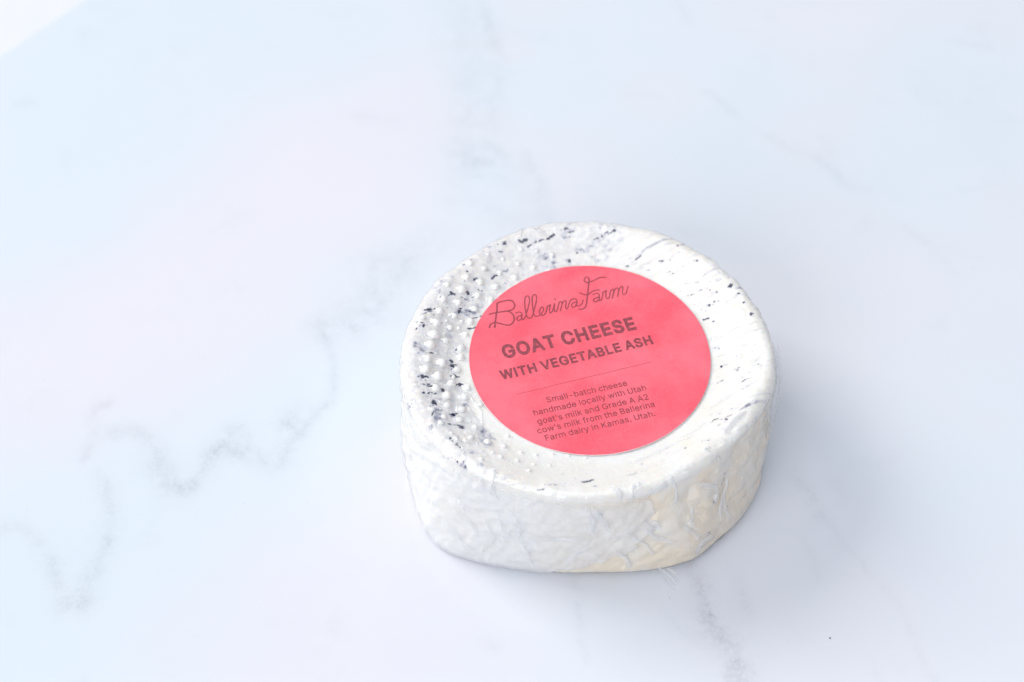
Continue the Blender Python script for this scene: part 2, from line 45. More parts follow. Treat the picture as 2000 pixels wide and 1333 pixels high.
CREASES = [('s',[(-125.5,39.0),(-123.5,36.2),(-122.0,32.4),(-120.2,29.4)],0.45,0.9),('s',[(-126.6,36.9),(-125.9,32.5),(-124.7,29.8)],0.4,0.5),('s',[(-119.4,28.0),(-116.1,30.6)],0.4,0.4),('s',[(-133.4,18.0),(-129.8,16.9),(-126.7,15.0),(-124.3,12.2)],0.5,0.5),('s',[(-135.2,12.2),(-130.8,8.9),(-126.5,5.9)],0.5,0.4),('s',[(-115.2,26.2),(-113.3,21.7),(-111.7,15.1),(-108.3,4.6)],0.7,0.6),('s',[(-109.9,18.3),(-101.6,17.9),(-93.4,19.2)],0.5,0.4),('s',[(-135.1,22.8),(-131.9,21.3),(-130.3,20.2)],0.5,0.4),('s',[(-123.8,19.5),(-121.2,14.6),(-121.6,10.0)],0.5,0.4),('s',[(-98.0,7.1),(-93.8,13.0),(-89.6,16.4)],0.5,0.5),('s',[(-92.3,32.9),(-90.1,27.1),(-90.2,21.0)],0.6,0.4),('s',[(-119.8,22.8),(-118.1,18.4),(-114.7,15.1)],0.5,0.35),('s',[(-84.6,37.9),(-82.7,37.3),(-81.3,33.1)],0.55,0.9),('s',[(-73.6,36.8),(-76.5,36.1),(-77.8,32.3)],0.5,1.0),('s',[(-90.4,32.8),(-86.9,27.0),(-84.7,23.3)],0.6,0.5),('s',[(-92.0,23.7),(-88.6,19.1)],0.5,0.4),('s',[(-56.3,23.4),(-57.1,20.1),(-56.7,16.2),(-54.6,13.8)],0.5,0.6),('s',[(-53.7,30.8),(-49.0,26.7),(-46.7,22.6),(-47.7,19.1)],0.7,0.6),('s',[(-40.2,26.0),(-41.6,20.7),(-45.7,16.5),(-46.0,10.3)],0.45,0.5),('s',[(-42.2,19.9),(-43.7,15.5),(-43.1,9.3)],0.45,0.4),('s',[(-34.7,12.3),(-13.0,-15.8),(-22.0,-9.0)],0.5,0.4),('s',[(-83.1,14.7),(-78.9,9.3),(-76.9,3.1)],0.6,0.5),('s',[(-75.0,22.5),(-69.1,16.2),(-62.4,13.3)],0.6,0.3),('s',[(-63.6,38.1),(-62.3,30.8),(-63.2,25.7)],0.5,0.35),('s',[(-72.8,33.8),(-67.0,34.9),(-65.5,33.5)],0.5,0.3),('s',[(-55.1,-2.9),(-55.3,7.4),(-48.9,7.9)],0.6,0.5),('s',[(-74.0,24.7),(-71.2,20.7),(-67.7,19.3)],0.5,0.3),('s',[(-77.9,18.9),(-73.8,14.9),(-69.7,9.7)],0.5,0.35),('s',[(-60.6,18.7),(-56.6,13.0),(-55.6,10.1)],0.5,0.35),('s',[(-44.6,42.0),(-46.2,39.2),(-42.5,27.8)],0.4,0.4),('s',[(-39.6,57.8),(-33.0,47.6),(-13.4,22.8)],0.5,0.6),('s',[(-36.3,38.6),(-13.1,15.5)],0.3,0.3),('t',[(-18.37,43.16),(-17.47,48.06),(-17.46,49.27)],0.5,0.5),('t',[(-16.03,43.65),(-14.83,46.62)],0.5,0.4),('t',[(-11.91,44.55),(-11.24,49.27)],0.5,0.5),('t',[(-8.67,45.35),(-8.33,48.18)],0.45,0.4),('t',[(-20.43,41.67),(-19.26,37.98)],0.5,0.4),('t',[(-40.24,14.03),(-38.26,13.33)],0.3,0.4),('t',[(-36.05,15.34),(-33.78,14.94)],0.3,0.4),('t',[(-45.39,8.43),(-43.13,6.84),(-40.92,7.4)],0.35,0.4),('t',[(-45.67,-0.2),(-44.22,-2.72)],0.35,0.5),('t',[(-40.52,-7.89),(-37.79,-8.28),(-34.48,-9.11),(-31.7,-11.37),(-29.74,-14.44),(-28.33,-18.21),(-28.82,-22.65)],0.4,0.5),('t',[(-43.88,-13.11),(-40.88,-14.26),(-38.16,-14.68),(-35.19,-14.34)],0.3,0.45),('t',[(-41.88,-16.72),(-38.63,-17.45),(-36.49,-16.91)],0.3,0.4),('t',[(-38.52,-21.24),(-35.29,-21.65),(-32.61,-21.42)],0.3,0.4),('t',[(-32.75,-13.93),(-31.07,-16.99),(-29.67,-19.39)],0.35,0.45),('t',[(-38.03,2.06),(-38.5,-1.23),(-37.87,-4.67)],0.35,0.4),('t',[(-35.8,1.77),(-33.58,2.68)],0.3,0.4),('t',[(-33.59,-25.58),(-31.95,-27.61),(-29.54,-27.91)],0.35,0.4),('t',[(-34.85,-28.9),(-32.41,-31.17),(-28.17,-30.46)],0.35,0.45),('t',[(-35.58,-32.74),(-33.46,-31.65),(-31.89,-30.72)],0.5,0.5),('t',[(-34.49,-34.57),(-32.39,-32.28)],0.5,0.5),('t',[(-27.11,-30.67),(-26.56,-31.78),(-28.14,-32.84)],0.3,0.4),('t',[(-40.88,-14.26),(-41.27,-18.81)],0.3,0.3),('t',[(-36.85,-13.22),(-35.43,-15.89)],0.3,0.3),('t',[(33.52,38.56),(36.67,31.63),(38.77,28.9)],0.5,0.5),('t',[(30.41,40.12),(33.2,38.16)],0.5,0.4),('t',[(44.11,17.11),(47.44,17.21),(48.32,14.26)],0.4,0.5),('t',[(42.81,10.73),(46.24,12.03),(49.22,11.69)],0.4,0.5),('t',[(36.46,9.85),(41.18,10.78),(43.89,10.49)],0.5,0.35),('t',[(38.69,6.3),(43.76,8.8),(47.67,8.92)],0.5,0.4),('t',[(41.14,18.3),(43.13,15.13),(42.12,12.6)],0.5,0.3),('t',[(38.52,3.8),(42.42,5.25),(46.12,4.04)],0.5,0.35),('t',[(39.38,0.8),(43.3,2.6),(46.54,2.55)],0.5,0.3),('t',[(41.75,-3.12),(44.65,-0.59),(47.56,1.72)],0.5,0.35),('t',[(31.02,-15.74),(34.96,-13.4),(38.97,-10.41)],0.5,0.25),('t',[(22.26,-25.52),(26.68,-23.22),(30.58,-20.85)],0.4,0.25),('t',[(16.66,-29.78),(22.18,-26.69),(27.1,-24.5)],0.4,0.25),('t',[(8.48,-33.71),(15.3,-30.4),(20.81,-27.24)],0.4,0.2),('t',[(-24.12,-39.64),(-20.18,-39.46),(-17.81,-40.41)],0.35,0.4),('t',[(-21.75,-41.05),(-17.56,-41.73),(-14.42,-42.68)],0.35,0.35),('t',[(-12.31,-41.6),(-7.04,-40.79),(-1.8,-41.32)],0.35,0.25)]
GLYPHS = {" ":[[],0.188],"'":[[[78,318,70,509,136,509,128,318]],0.206],",":[[[38,-119,68,71,137,71,84,-119]],0.188],"-":[[[337,244,337,188,114,188,114,244]],0.453],".":[[[95,-4,86,-4,78,-1,70,3,63,9,57,16,53,24,50,32,50,41,50,50,53,59,57,66,63,73,70,79,78,83,86,86,95,87,104,86,113,83,121,79,128,73,134,66,138,59,140,50,141,41,140,32,138,24,134,16,128,9,121,3,113,-1,104,-4]],0.188],"2":[[[64,0,64,47,234,229,248,243,261,257,272,270,282,282,291,294,299,305,305,316,311,327,315,337,318,348,320,360,320,371,319,385,317,397,313,408,308,419,301,428,293,436,283,443,273,449,262,454,250,457,237,459,224,460,209,459,196,457,184,453,172,447,162,441,153,433,145,424,139,413,134,402,130,390,128,376,127,362,66,362,67,384,71,405,77,424,86,442,98,459,111,473,126,486,143,496,162,505,182,511,203,514,225,516,247,514,268,511,288,505,306,497,323,486,337,474,350,461,361,445,370,428,376,411,380,392,381,372,380,358,378,345,375,331,371,318,365,304,357,290,347,275,336,259,322,241,306,223,288,202,267,180,153,60,153,57,389,57,389,0]],0.453],"A":[[[16,0,201,509,276,509,463,0,395,0,287,302,282,317,276,334,270,352,264,372,257,394,250,420,241,447,232,478,245,478,236,447,228,419,220,393,213,371,206,351,201,333,195,317,191,302,85,0],[110,142,110,199,370,199,370,142]],0.48],"B":[[[60,0,60,509,241,509,266,508,289,504,310,499,329,491,345,481,359,469,371,456,381,442,388,426,394,410,397,392,398,374,397,358,395,344,392,331,387,320,380,310,373,301,365,293,356,286,347,280,336,275,326,270,315,267,315,262,327,261,339,257,351,252,363,245,374,237,385,227,394,216,402,203,409,189,414,173,417,155,418,136,417,117,413,100,408,83,400,67,390,52,377,39,362,28,344,18,324,10,301,4,275,1,247,0],[125,57,245,57,272,58,296,63,315,70,330,80,341,92,349,105,354,120,355,137,355,149,352,161,348,173,342,184,335,194,327,203,317,211,306,218,293,224,279,228,264,230,248,231,125,231],[125,285,238,285,252,286,265,288,277,291,288,296,299,302,308,309,316,317,323,326,329,337,333,348,335,359,336,372,334,388,330,403,323,417,313,429,299,439,283,446,263,450,240,452,125,452]],0.456],"C":[[[267,-7,235,-5,205,1,177,11,150,25,126,42,104,63,86,88,70,115,57,146,48,179,42,215,40,254,42,293,48,329,57,362,70,393,86,421,104,445,126,466,150,484,177,498,205,508,235,514,267,516,286,515,305,513,323,509,340,504,357,498,373,490,388,481,402,471,415,460,427,447,438,433,448,418,456,402,463,385,469,367,473,348,408,348,405,361,401,373,395,384,389,395,382,404,375,413,366,421,357,428,348,435,337,440,327,445,315,449,304,452,292,454,280,455,267,456,245,454,223,450,203,443,184,432,166,419,150,403,137,385,125,364,116,340,109,314,105,285,103,254,105,223,109,194,116,168,125,145,137,123,151,105,166,89,184,76,203,66,223,59,245,54,267,53,280,53,292,55,304,57,315,60,327,64,337,69,348,74,357,81,366,88,375,96,382,105,389,114,395,125,401,136,405,148,408,160,473,160,469,142,463,124,457,107,448,91,438,76,428,62,416,49,402,38,388,28,373,19,357,11,341,5,323,0,305,-4,286,-6]],0.51],"E":[[[60,0,60,509,372,509,372,452,125,452,125,286,355,286,355,229,125,229,125,57,375,57,375,0]],0.419],"F":[[[60,0,60,509,369,509,369,452,125,452,125,278,346,278,346,221,125,221,125,0]],0.41],"G":[[[269,-7,236,-5,205,1,176,11,149,25,125,43,104,64,85,88,69,116,57,146,47,179,42,215,40,254,42,293,47,329,57,362,69,393,85,421,103,445,125,466,149,484,175,498,203,508,233,514,265,516,285,515,304,513,322,509,340,504,358,497,374,489,389,480,403,469,416,458,429,445,439,431,449,416,458,401,465,384,470,367,474,349,408,349,404,361,399,372,393,383,387,393,380,403,373,411,365,420,356,427,347,434,337,439,326,444,315,448,304,452,291,454,279,455,265,456,243,454,222,450,202,443,183,432,166,419,150,404,137,385,125,364,116,340,109,314,105,285,103,254,105,223,109,194,116,168,125,145,137,124,151,105,166,90,184,76,203,66,224,59,246,54,269,53,290,54,309,57,328,63,345,71,360,81,374,93,386,107,396,123,404,141,410,160,414,180,415,202,434,199,283,199,283,256,478,256,478,200,476,170,471,141,463,115,451,91,436,69,419,50,399,33,377,19,352,8,326,0,298,-5]],0.52],"H":[[[60,0,60,509,125,509,125,289,392,289,392,509,457,509,457,0,392,0,392,232,125,232,125,0]],0.517],"I":[[[31,0,31,57,118,57,118,452,31,452,31,509,269,509,269,452,183,452,183,57,269,57,269,0]],0.3],"K":[[[104,145,104,216,113,228,122,239,130,250,139,261,148,272,157,282,165,293,174,303,184,314,193,324,202,334,212,344,364,509,448,509,231,276,228,276],[60,0,60,509,125,509,125,334,124,225,125,193,125,0],[372,0,188,259,228,309,449,0]],0.467],"L":[[[60,0,60,509,125,509,125,57,361,57,361,0]],0.393],"O":[[[267,-7,235,-5,205,1,177,11,150,25,126,42,105,63,86,88,70,115,57,146,48,179,42,215,40,254,42,293,48,329,57,362,70,393,86,421,105,445,126,466,150,484,177,498,205,508,235,514,267,516,299,514,329,508,357,498,384,484,408,466,429,445,448,421,464,393,477,362,486,329,491,293,493,254,491,215,486,179,477,146,464,115,448,88,429,63,408,42,384,25,357,11,329,1,299,-5],[267,53,289,54,310,59,330,66,349,76,367,89,383,105,396,123,408,144,418,168,425,194,429,223,430,254,429,286,425,314,418,341,408,365,396,386,383,404,367,420,349,433,330,443,310,450,289,454,267,456,245,454,223,450,203,443,184,433,167,420,151,404,137,385,125,364,116,340,109,314,105,285,103,254,105,223,109,194,116,168,125,144,137,123,151,105,167,89,184,76,203,66,223,59,245,54]],0.533],"S":[[[224,-9,197,-8,172,-4,149,1,128,9,108,19,91,31,76,45,64,60,54,77,46,96,41,115,38,137,104,137,107,123,110,110,116,98,123,88,132,79,142,71,154,64,166,59,180,55,194,52,209,50,224,49,241,50,257,52,272,55,286,60,299,66,311,74,321,82,329,92,336,102,341,114,345,126,346,139,345,151,342,161,338,171,332,179,325,186,316,193,307,199,296,205,284,209,272,214,259,218,245,222,184,239,154,249,128,260,105,274,86,289,71,307,60,326,54,348,52,372,53,393,58,413,65,431,75,448,87,463,102,476,119,488,138,498,158,506,180,511,203,514,227,516,252,514,275,511,296,505,316,498,334,488,351,476,365,463,377,449,387,433,394,415,399,397,401,378,337,378,334,396,326,412,316,426,302,437,286,447,267,453,247,457,225,459,209,458,194,456,180,452,167,448,156,442,145,435,136,427,129,418,123,409,118,398,116,387,115,376,116,363,119,352,124,342,131,334,139,326,148,319,158,313,169,308,180,304,191,300,202,296,212,293,264,279,276,276,287,272,299,268,312,264,324,258,336,252,347,245,359,238,369,229,379,220,387,209,395,198,401,185,405,171,407,155,408,139,407,118,403,99,396,81,386,64,374,48,360,34,343,21,323,11,302,2,278,-4,252,-8]],0.447],"T":[[[32,452,32,509,417,509,417,452,257,452,257,0,193,0,193,452]],0.449],"U":[[[259,-8,230,-7,203,-2,177,5,154,15,133,28,114,43,98,60,85,80,74,101,66,124,62,148,60,173,60,509,124,509,124,178,125,160,128,144,133,128,141,113,150,99,160,87,173,77,187,68,203,61,220,56,239,53,259,52,279,53,298,56,315,61,331,68,345,77,357,87,368,99,377,113,384,128,389,144,392,160,393,178,393,509,457,509,457,173,456,148,451,124,443,101,433,80,419,60,403,43,384,28,363,15,340,5,315,-2,288,-7]],0.517],"V":[[[204,0,16,509,84,509,192,206,197,192,203,176,209,158,215,137,222,115,230,89,239,61,248,31,235,31,244,62,252,90,260,115,267,138,274,158,279,176,285,192,290,206,395,509,463,509,278,0]],0.48],"W":[[[155,0,16,509,82,509,163,196,166,183,170,171,173,158,175,145,178,133,181,120,184,107,187,94,189,80,192,67,195,53,197,40,189,40,192,53,194,67,197,80,200,94,203,107,205,120,208,133,211,145,214,158,218,171,221,183,224,196,306,509,380,509,462,196,465,183,468,171,471,158,474,145,477,133,480,120,483,107,486,94,489,80,492,67,494,53,497,40,488,40,491,53,493,67,496,80,499,94,502,107,504,120,507,133,510,145,513,158,517,171,520,183,523,196,603,509,670,509,530,0,455,0,368,323,363,339,359,356,355,373,351,391,347,410,344,431,340,452,336,475,350,475,346,453,342,433,339,413,335,395,331,377,327,359,323,341,318,323,230,0]],0.686],"a":[[[160,-9,142,-8,126,-5,110,-1,94,5,80,12,68,22,57,32,48,45,40,58,35,73,31,90,30,108,31,123,34,138,38,150,43,161,50,171,58,179,67,187,78,193,89,199,100,203,112,207,125,211,138,213,152,216,165,218,178,220,194,222,209,224,222,225,234,227,244,228,252,230,259,232,265,235,270,238,273,243,275,248,276,255,276,257,275,268,273,279,271,288,267,297,262,304,256,311,248,317,240,322,230,326,220,329,208,330,196,331,183,330,171,329,159,326,149,322,140,318,132,313,124,307,118,301,112,294,107,288,103,281,100,274,41,291,48,308,57,322,67,335,79,346,91,355,104,364,118,370,133,375,148,379,163,382,179,384,194,384,204,384,215,383,227,382,239,379,251,376,263,372,275,367,286,360,296,353,306,343,315,333,322,320,329,306,333,290,336,272,337,251,337,0,277,0,277,52,272,52,269,45,264,38,258,32,252,25,244,18,236,12,226,6,215,1,203,-3,190,-6,176,-8],[170,45,187,46,202,49,216,53,228,59,239,66,248,74,257,83,263,93,269,104,272,115,275,126,276,138,276,190,273,188,270,186,265,184,259,182,253,180,246,179,239,177,231,176,223,175,216,173,208,172,200,171,193,170,186,169,181,169,175,168,165,166,154,164,144,162,134,159,125,155,117,150,110,145,103,139,98,132,95,124,93,115,92,105,92,95,94,87,98,79,102,72,107,66,114,61,121,56,130,52,139,49,149,47,159,46]],0.389],"b":[[[229,-8,213,-7,198,-5,184,-1,172,4,162,10,153,17,145,24,138,31,132,39,127,46,122,53,118,59,112,59,112,0,53,0,53,509,114,509,114,319,118,319,122,325,127,331,132,338,137,346,144,353,152,360,161,367,171,373,183,378,197,381,212,384,229,384,252,383,274,378,294,371,313,361,330,347,345,332,359,313,370,293,379,270,385,245,389,218,390,189,389,160,385,133,379,108,370,84,359,64,346,45,330,29,313,16,294,5,274,-2,252,-7],[220,47,237,48,253,51,267,57,279,66,291,76,301,88,309,101,316,117,321,133,325,151,327,170,328,189,327,209,325,227,321,245,316,261,309,276,301,290,291,301,280,311,267,319,253,325,237,329,220,330,203,329,188,325,174,320,161,312,150,302,140,291,132,278,125,263,120,247,116,229,113,210,113,189,113,169,116,150,120,132,125,115,132,100,140,86,150,75,162,65,174,57,188,51,204,48]],0.424],"c":[[[207,-8,182,-7,159,-2,137,6,117,16,98,30,82,46,68,64,56,85,46,108,40,133,36,159,34,187,36,216,40,243,46,268,56,291,68,312,82,330,98,346,117,360,137,371,159,378,182,383,207,384,221,384,234,383,247,380,260,377,272,373,284,368,295,362,305,356,315,349,324,341,332,332,340,322,347,312,353,301,358,289,362,277,303,262,301,269,298,276,294,283,290,289,286,295,281,301,276,306,270,311,264,315,257,319,250,322,242,325,234,327,226,329,217,329,207,330,189,329,173,325,158,319,145,310,134,300,124,287,115,274,108,258,103,242,99,224,97,206,96,187,97,169,99,151,103,134,108,117,115,102,124,89,134,76,145,66,158,57,173,51,189,48,207,46,217,47,226,48,234,49,243,52,250,54,258,58,264,62,271,66,277,71,282,76,287,82,292,89,296,95,299,102,302,110,304,117,363,102,359,90,354,78,348,67,341,56,334,46,325,37,316,29,306,21,296,15,285,9,273,4,261,-1,248,-4,235,-6,221,-8]],0.396],"d":[[[195,-8,172,-7,151,-2,130,5,111,16,94,29,79,45,66,64,55,84,46,108,39,133,35,160,34,189,35,218,39,245,46,270,55,293,66,313,79,332,95,347,112,361,131,371,151,378,173,383,196,384,213,384,228,381,241,378,253,373,263,367,272,360,280,353,287,346,293,338,298,331,303,325,306,319,311,319,311,509,372,509,372,0,313,0,313,59,307,59,303,53,298,46,293,39,287,31,280,24,272,17,263,10,252,4,241,-1,227,-5,212,-7],[205,47,221,48,236,51,250,57,263,65,274,75,284,86,293,100,299,115,305,132,309,150,311,169,312,189,311,210,309,229,305,247,300,263,293,278,284,291,275,302,263,312,251,320,237,325,221,329,205,330,187,329,172,325,157,319,145,311,133,301,124,290,115,276,108,261,103,245,99,227,97,209,96,189,97,170,99,151,103,133,109,117,115,101,124,88,134,76,145,66,158,57,172,51,188,48]],0.424],"e":[[[212,-8,185,-7,161,-2,138,6,117,16,98,30,82,46,68,64,56,85,46,108,40,132,35,159,34,187,35,215,39,242,46,267,55,290,67,311,81,329,97,346,115,359,135,370,157,378,180,383,205,384,221,384,236,382,251,379,266,374,280,368,294,361,307,351,319,341,331,329,341,315,350,299,357,282,363,263,368,242,370,219,371,194,371,169,75,169,75,221,338,221,310,202,309,220,307,237,303,254,298,269,291,282,283,294,273,305,263,314,250,321,237,326,222,329,205,330,189,329,173,326,159,321,146,313,135,304,125,294,116,282,109,270,103,256,99,241,97,226,96,211,96,178,97,157,100,139,104,122,110,106,118,92,128,80,139,70,151,61,165,55,179,50,195,47,212,46,224,47,234,48,244,50,254,53,263,56,271,61,278,66,285,73,292,80,297,88,302,96,306,105,365,91,360,77,353,63,345,51,335,39,324,29,311,19,298,11,283,4,266,-1,249,-5,231,-7]],0.404],"f":[[[228,379,228,327,6,327,6,379],[81,0,81,432,82,447,84,461,89,474,96,486,104,496,113,505,124,513,135,519,148,524,161,527,174,529,187,530,197,530,207,529,215,528,222,527,229,525,234,524,239,522,243,521,227,468,225,469,222,470,219,471,215,472,211,473,206,473,200,474,195,474,182,473,171,470,162,466,154,460,149,452,145,443,142,431,142,419,142,0]],0.254],"g":[[[207,-151,187,-150,168,-148,150,-144,134,-140,119,-134,105,-127,93,-119,82,-110,73,-101,64,-91,57,-80,51,-69,101,-41,106,-47,110,-53,116,-59,122,-66,128,-72,136,-78,145,-83,154,-88,165,-92,178,-95,192,-97,207,-97,229,-96,249,-92,267,-85,282,-75,295,-62,304,-47,310,-28,311,-6,311,68,306,68,302,62,298,56,293,49,287,41,280,34,272,28,263,21,252,16,241,11,227,8,212,5,195,5,173,6,152,10,132,17,113,27,95,39,80,53,67,71,55,90,46,112,39,136,35,163,34,191,35,220,39,246,46,271,55,293,66,314,80,332,95,347,112,361,131,371,152,378,173,383,196,384,213,384,228,382,242,378,253,373,264,367,273,360,281,353,288,346,294,338,299,331,304,325,308,319,313,319,313,379,372,379,372,-9,371,-32,367,-54,360,-73,350,-90,338,-104,324,-117,308,-127,291,-136,271,-142,251,-147,229,-150],[205,59,222,60,237,63,251,68,264,75,275,84,285,95,293,107,300,121,305,137,309,154,312,172,312,193,312,212,309,231,305,248,300,264,293,278,285,291,275,303,264,312,251,320,237,325,222,329,205,330,188,329,172,325,158,320,145,312,134,302,124,290,115,277,109,262,103,246,99,229,97,212,96,193,97,173,99,155,103,138,109,123,116,108,124,96,134,85,145,76,158,68,172,63,188,60]],0.425],"h":[[[114,227,114,0,53,0,53,509,114,509,114,287,102,287,112,312,124,332,137,349,152,362,169,372,187,379,207,383,227,384,246,383,264,380,280,376,295,369,309,360,321,349,332,336,341,321,348,304,353,285,356,264,357,240,357,0,296,0,296,235,295,256,290,275,283,291,273,304,260,315,246,323,229,328,210,329,197,328,184,326,172,322,161,317,150,311,141,303,133,293,126,283,121,271,117,257,114,243]],0.41],"i":[[[53,0,53,379,114,379,114,0],[84,443,75,444,67,446,60,449,54,455,48,461,44,468,42,475,41,483,42,491,44,499,48,506,54,512,60,517,67,521,75,523,84,524,92,523,100,521,107,517,114,512,119,506,123,499,126,491,126,483,126,475,123,468,119,461,114,455,107,449,100,446,92,444]],0.167],"k":[[[110,137,110,212,121,212,284,379,360,379,184,199,177,199],[53,0,53,509,114,509,114,0],[294,0,148,186,191,229,372,0]],0.381],"l":[[[139,-2,119,-1,101,3,86,10,74,20,65,33,58,47,54,65,53,84,53,509,114,509,114,99,114,87,115,77,117,68,120,62,124,58,130,54,137,53,146,52,150,52,154,52,158,52,160,53,163,53,165,53,167,54,170,54,181,3,176,2,172,1,167,0,162,-1,156,-2,151,-2,145,-2]],0.189],"m":[[[53,0,53,379,112,379,112,295,108,295,112,310,118,323,125,335,132,346,141,355,151,363,161,370,172,376,183,380,195,384,207,386,219,386,239,385,257,380,273,372,287,361,299,347,309,331,316,314,321,295,312,295,317,308,322,321,329,332,337,343,347,353,357,361,368,369,381,375,394,380,407,383,422,385,437,386,453,385,468,383,483,378,497,372,510,364,522,354,532,342,541,328,548,313,553,296,556,276,557,255,557,0,496,0,496,254,494,273,490,289,483,302,473,313,460,321,447,326,433,329,419,330,406,330,395,328,384,324,374,320,365,314,358,307,351,299,345,290,341,280,338,270,336,259,335,247,335,0,274,0,274,260,273,275,269,288,262,301,253,311,242,320,229,326,215,329,199,330,188,330,178,328,168,325,158,320,148,314,140,307,132,299,126,289,121,278,117,266,114,253,114,238,114,0]],0.61],"n":[[[114,227,114,0,53,0,53,379,112,379,112,287,102,287,112,312,124,332,137,349,152,362,169,372,187,379,207,383,227,384,246,383,264,380,280,376,295,369,309,360,321,349,332,336,341,321,348,304,353,285,356,264,357,240,357,0,296,0,296,235,295,256,290,275,283,291,273,304,260,315,246,323,229,328,210,329,197,328,184,326,172,322,161,317,150,311,141,303,133,293,126,283,121,271,117,257,114,243]],0.41],"o":[[[207,-8,182,-7,159,-2,137,6,117,16,98,30,82,46,68,64,56,85,46,108,40,133,36,159,34,187,36,216,40,243,46,268,56,291,68,312,82,330,98,346,117,360,137,371,159,378,182,383,207,384,233,383,256,378,278,371,299,360,317,346,333,330,347,312,359,291,369,268,376,243,380,216,381,187,380,159,376,133,369,108,359,85,347,64,333,46,317,30,299,16,278,6,256,-2,233,-7],[207,46,226,48,242,51,257,57,270,66,282,76,292,89,300,102,307,117,312,134,316,151,318,169,319,187,318,206,316,224,312,242,307,258,300,274,292,287,282,300,270,310,257,319,242,325,226,329,207,330,189,329,173,325,158,319,145,310,134,300,124,287,115,274,108,258,103,242,99,224,97,206,96,187,97,169,99,151,103,134,108,117,115,102,124,89,134,76,145,66,158,57,173,51,189,48]],0.415],"r":[[[53,0,53,379,112,379,112,321,115,321,122,335,130,347,140,358,152,367,166,375,181,380,196,384,213,385,217,385,221,385,225,385,229,384,243,384,243,322,242,323,239,323,235,324,230,324,224,325,219,325,213,326,207,326,194,325,182,323,170,319,159,315,149,309,140,301,132,293,126,284,121,273,117,262,114,250,114,237,114,0]],0.259],"s":[[[182,-8,163,-7,145,-5,128,-2,112,3,98,10,84,18,72,27,62,38,53,50,45,63,40,78,36,94,94,107,99,92,105,79,114,69,124,60,136,54,150,49,165,46,181,45,200,46,217,50,232,55,244,62,255,71,262,81,267,91,268,103,267,112,265,121,260,129,254,136,246,142,237,147,225,151,212,155,149,170,125,177,104,186,87,196,72,208,61,222,53,237,48,255,47,274,48,290,51,305,57,319,65,332,75,343,87,354,100,363,115,370,131,377,149,381,167,384,187,384,206,384,223,381,239,378,254,372,267,366,279,358,290,349,299,339,307,328,314,316,319,303,324,290,268,277,264,288,258,298,251,307,243,316,232,323,219,328,205,331,187,333,171,332,156,329,143,324,131,317,121,308,114,299,110,289,109,277,110,267,112,258,117,250,124,243,133,237,144,232,157,227,172,223,229,209,254,202,275,194,292,183,306,171,317,158,325,142,330,125,331,107,330,90,326,75,321,61,312,47,302,35,290,24,276,15,260,6,242,0,223,-5,203,-7]],0.365],"t":[[[204,379,204,327,6,327,6,379],[65,471,126,471,126,98,127,86,128,76,132,68,136,61,142,56,150,53,159,51,170,50,173,50,177,50,181,51,185,51,190,52,194,52,198,53,202,54,213,2,208,0,203,-1,198,-2,192,-3,186,-3,180,-4,174,-4,168,-4,145,-3,125,2,107,10,92,21,80,35,72,52,67,71,65,93]],0.227],"w":[[[138,0,23,379,87,379,133,214,138,196,143,177,149,157,154,137,159,115,165,91,170,67,175,41,165,41,170,66,175,90,180,113,186,135,191,156,196,176,201,195,206,214,252,379,316,379,362,214,366,196,371,176,376,157,382,136,387,114,392,91,397,67,402,41,391,41,397,66,402,90,408,113,413,135,418,156,423,176,429,195,434,214,480,379,545,379,429,0,368,0,319,172,315,185,312,198,308,212,305,225,301,239,297,252,294,266,291,280,287,295,284,309,280,323,277,338,291,338,287,323,284,309,280,295,277,280,273,266,270,252,266,238,263,225,259,211,255,198,252,185,248,172,199,0]],0.567],"y":[[[47,-139,61,-86,71,-87,80,-89,88,-90,96,-90,104,-89,111,-87,118,-84,124,-80,130,-74,136,-67,141,-58,146,-48,151,-36,163,-1,17,379,84,379,165,155,171,138,177,121,182,104,187,87,191,70,196,53,201,37,206,21,184,21,188,37,193,53,198,70,202,87,207,104,212,121,218,138,224,155,305,379,371,379,204,-58,198,-72,191,-85,184,-97,177,-107,168,-116,159,-124,150,-130,139,-136,128,-140,117,-143,104,-145,91,-145,84,-145,77,-145,71,-144,65,-143,59,-142,54,-141,51,-140]],0.389]}
# ---------------------------------------------------------------- cheese form (millimetres)
def ptab(tab, deg):
    k = sorted(tab); v = [tab[q] for q in k]
    k2 = [k[-1]-360.0] + k + [k[0]+360.0]; v2 = [v[-1]] + v + [v[0]]
    return np.interp(np.mod(deg, 360.0), k2, v2)
def smooth_tab(tab):
    d = np.arange(0, 360, 1.0); a = ptab(tab, d)
    ker = np.exp(-0.5*(np.arange(-18, 19)/4.5)**2); ker /= ker.sum()
    a = np.convolve(np.concatenate([a[-18:], a, a[:18]]), ker, 'valid')
    return np.concatenate([a, a[:1]])
TAB_CREST = smooth_tab({2:47.6, 14:46.6, 30:47.4, 45:47.0, 90:47.4, 135:46.6, 180:46.8, 205:46.8, 225:45.8, 250:44.6, 270:43.8, 295:42.8, 320:42.0, 336:43.6, 347:46.0})
TAB_SIDE = smooth_tab({0:50.2, 14:49.6, 30:50.2, 45:49.8, 58:50.4, 75:50.0, 90:50.0, 104:50.6, 118:49.8, 135:48.8, 147:50.2, 160:50.0, 180:50.4, 205:50.4, 225:48.8, 245:46.6, 270:45.5, 295:45.0, 320:45.2, 336:47.2, 350:49.6})
TAB_BASE = smooth_tab({0:50.0, 45:49.0, 90:48.5, 135:48.5, 180:50.0, 205:52.0, 214:54.0, 223:55.6, 238:49.8, 255:46.8, 275:46.4, 290:48.8, 303:51.2, 315:50.4, 333:51.4, 348:50.4})
HT = 36.0; FLOOR_Z = 32.5; SH = 1.9
def tab(t, ang):
    return np.interp(np.mod(np.degrees(ang), 360.0), np.arange(0, 361, 1.0), t)
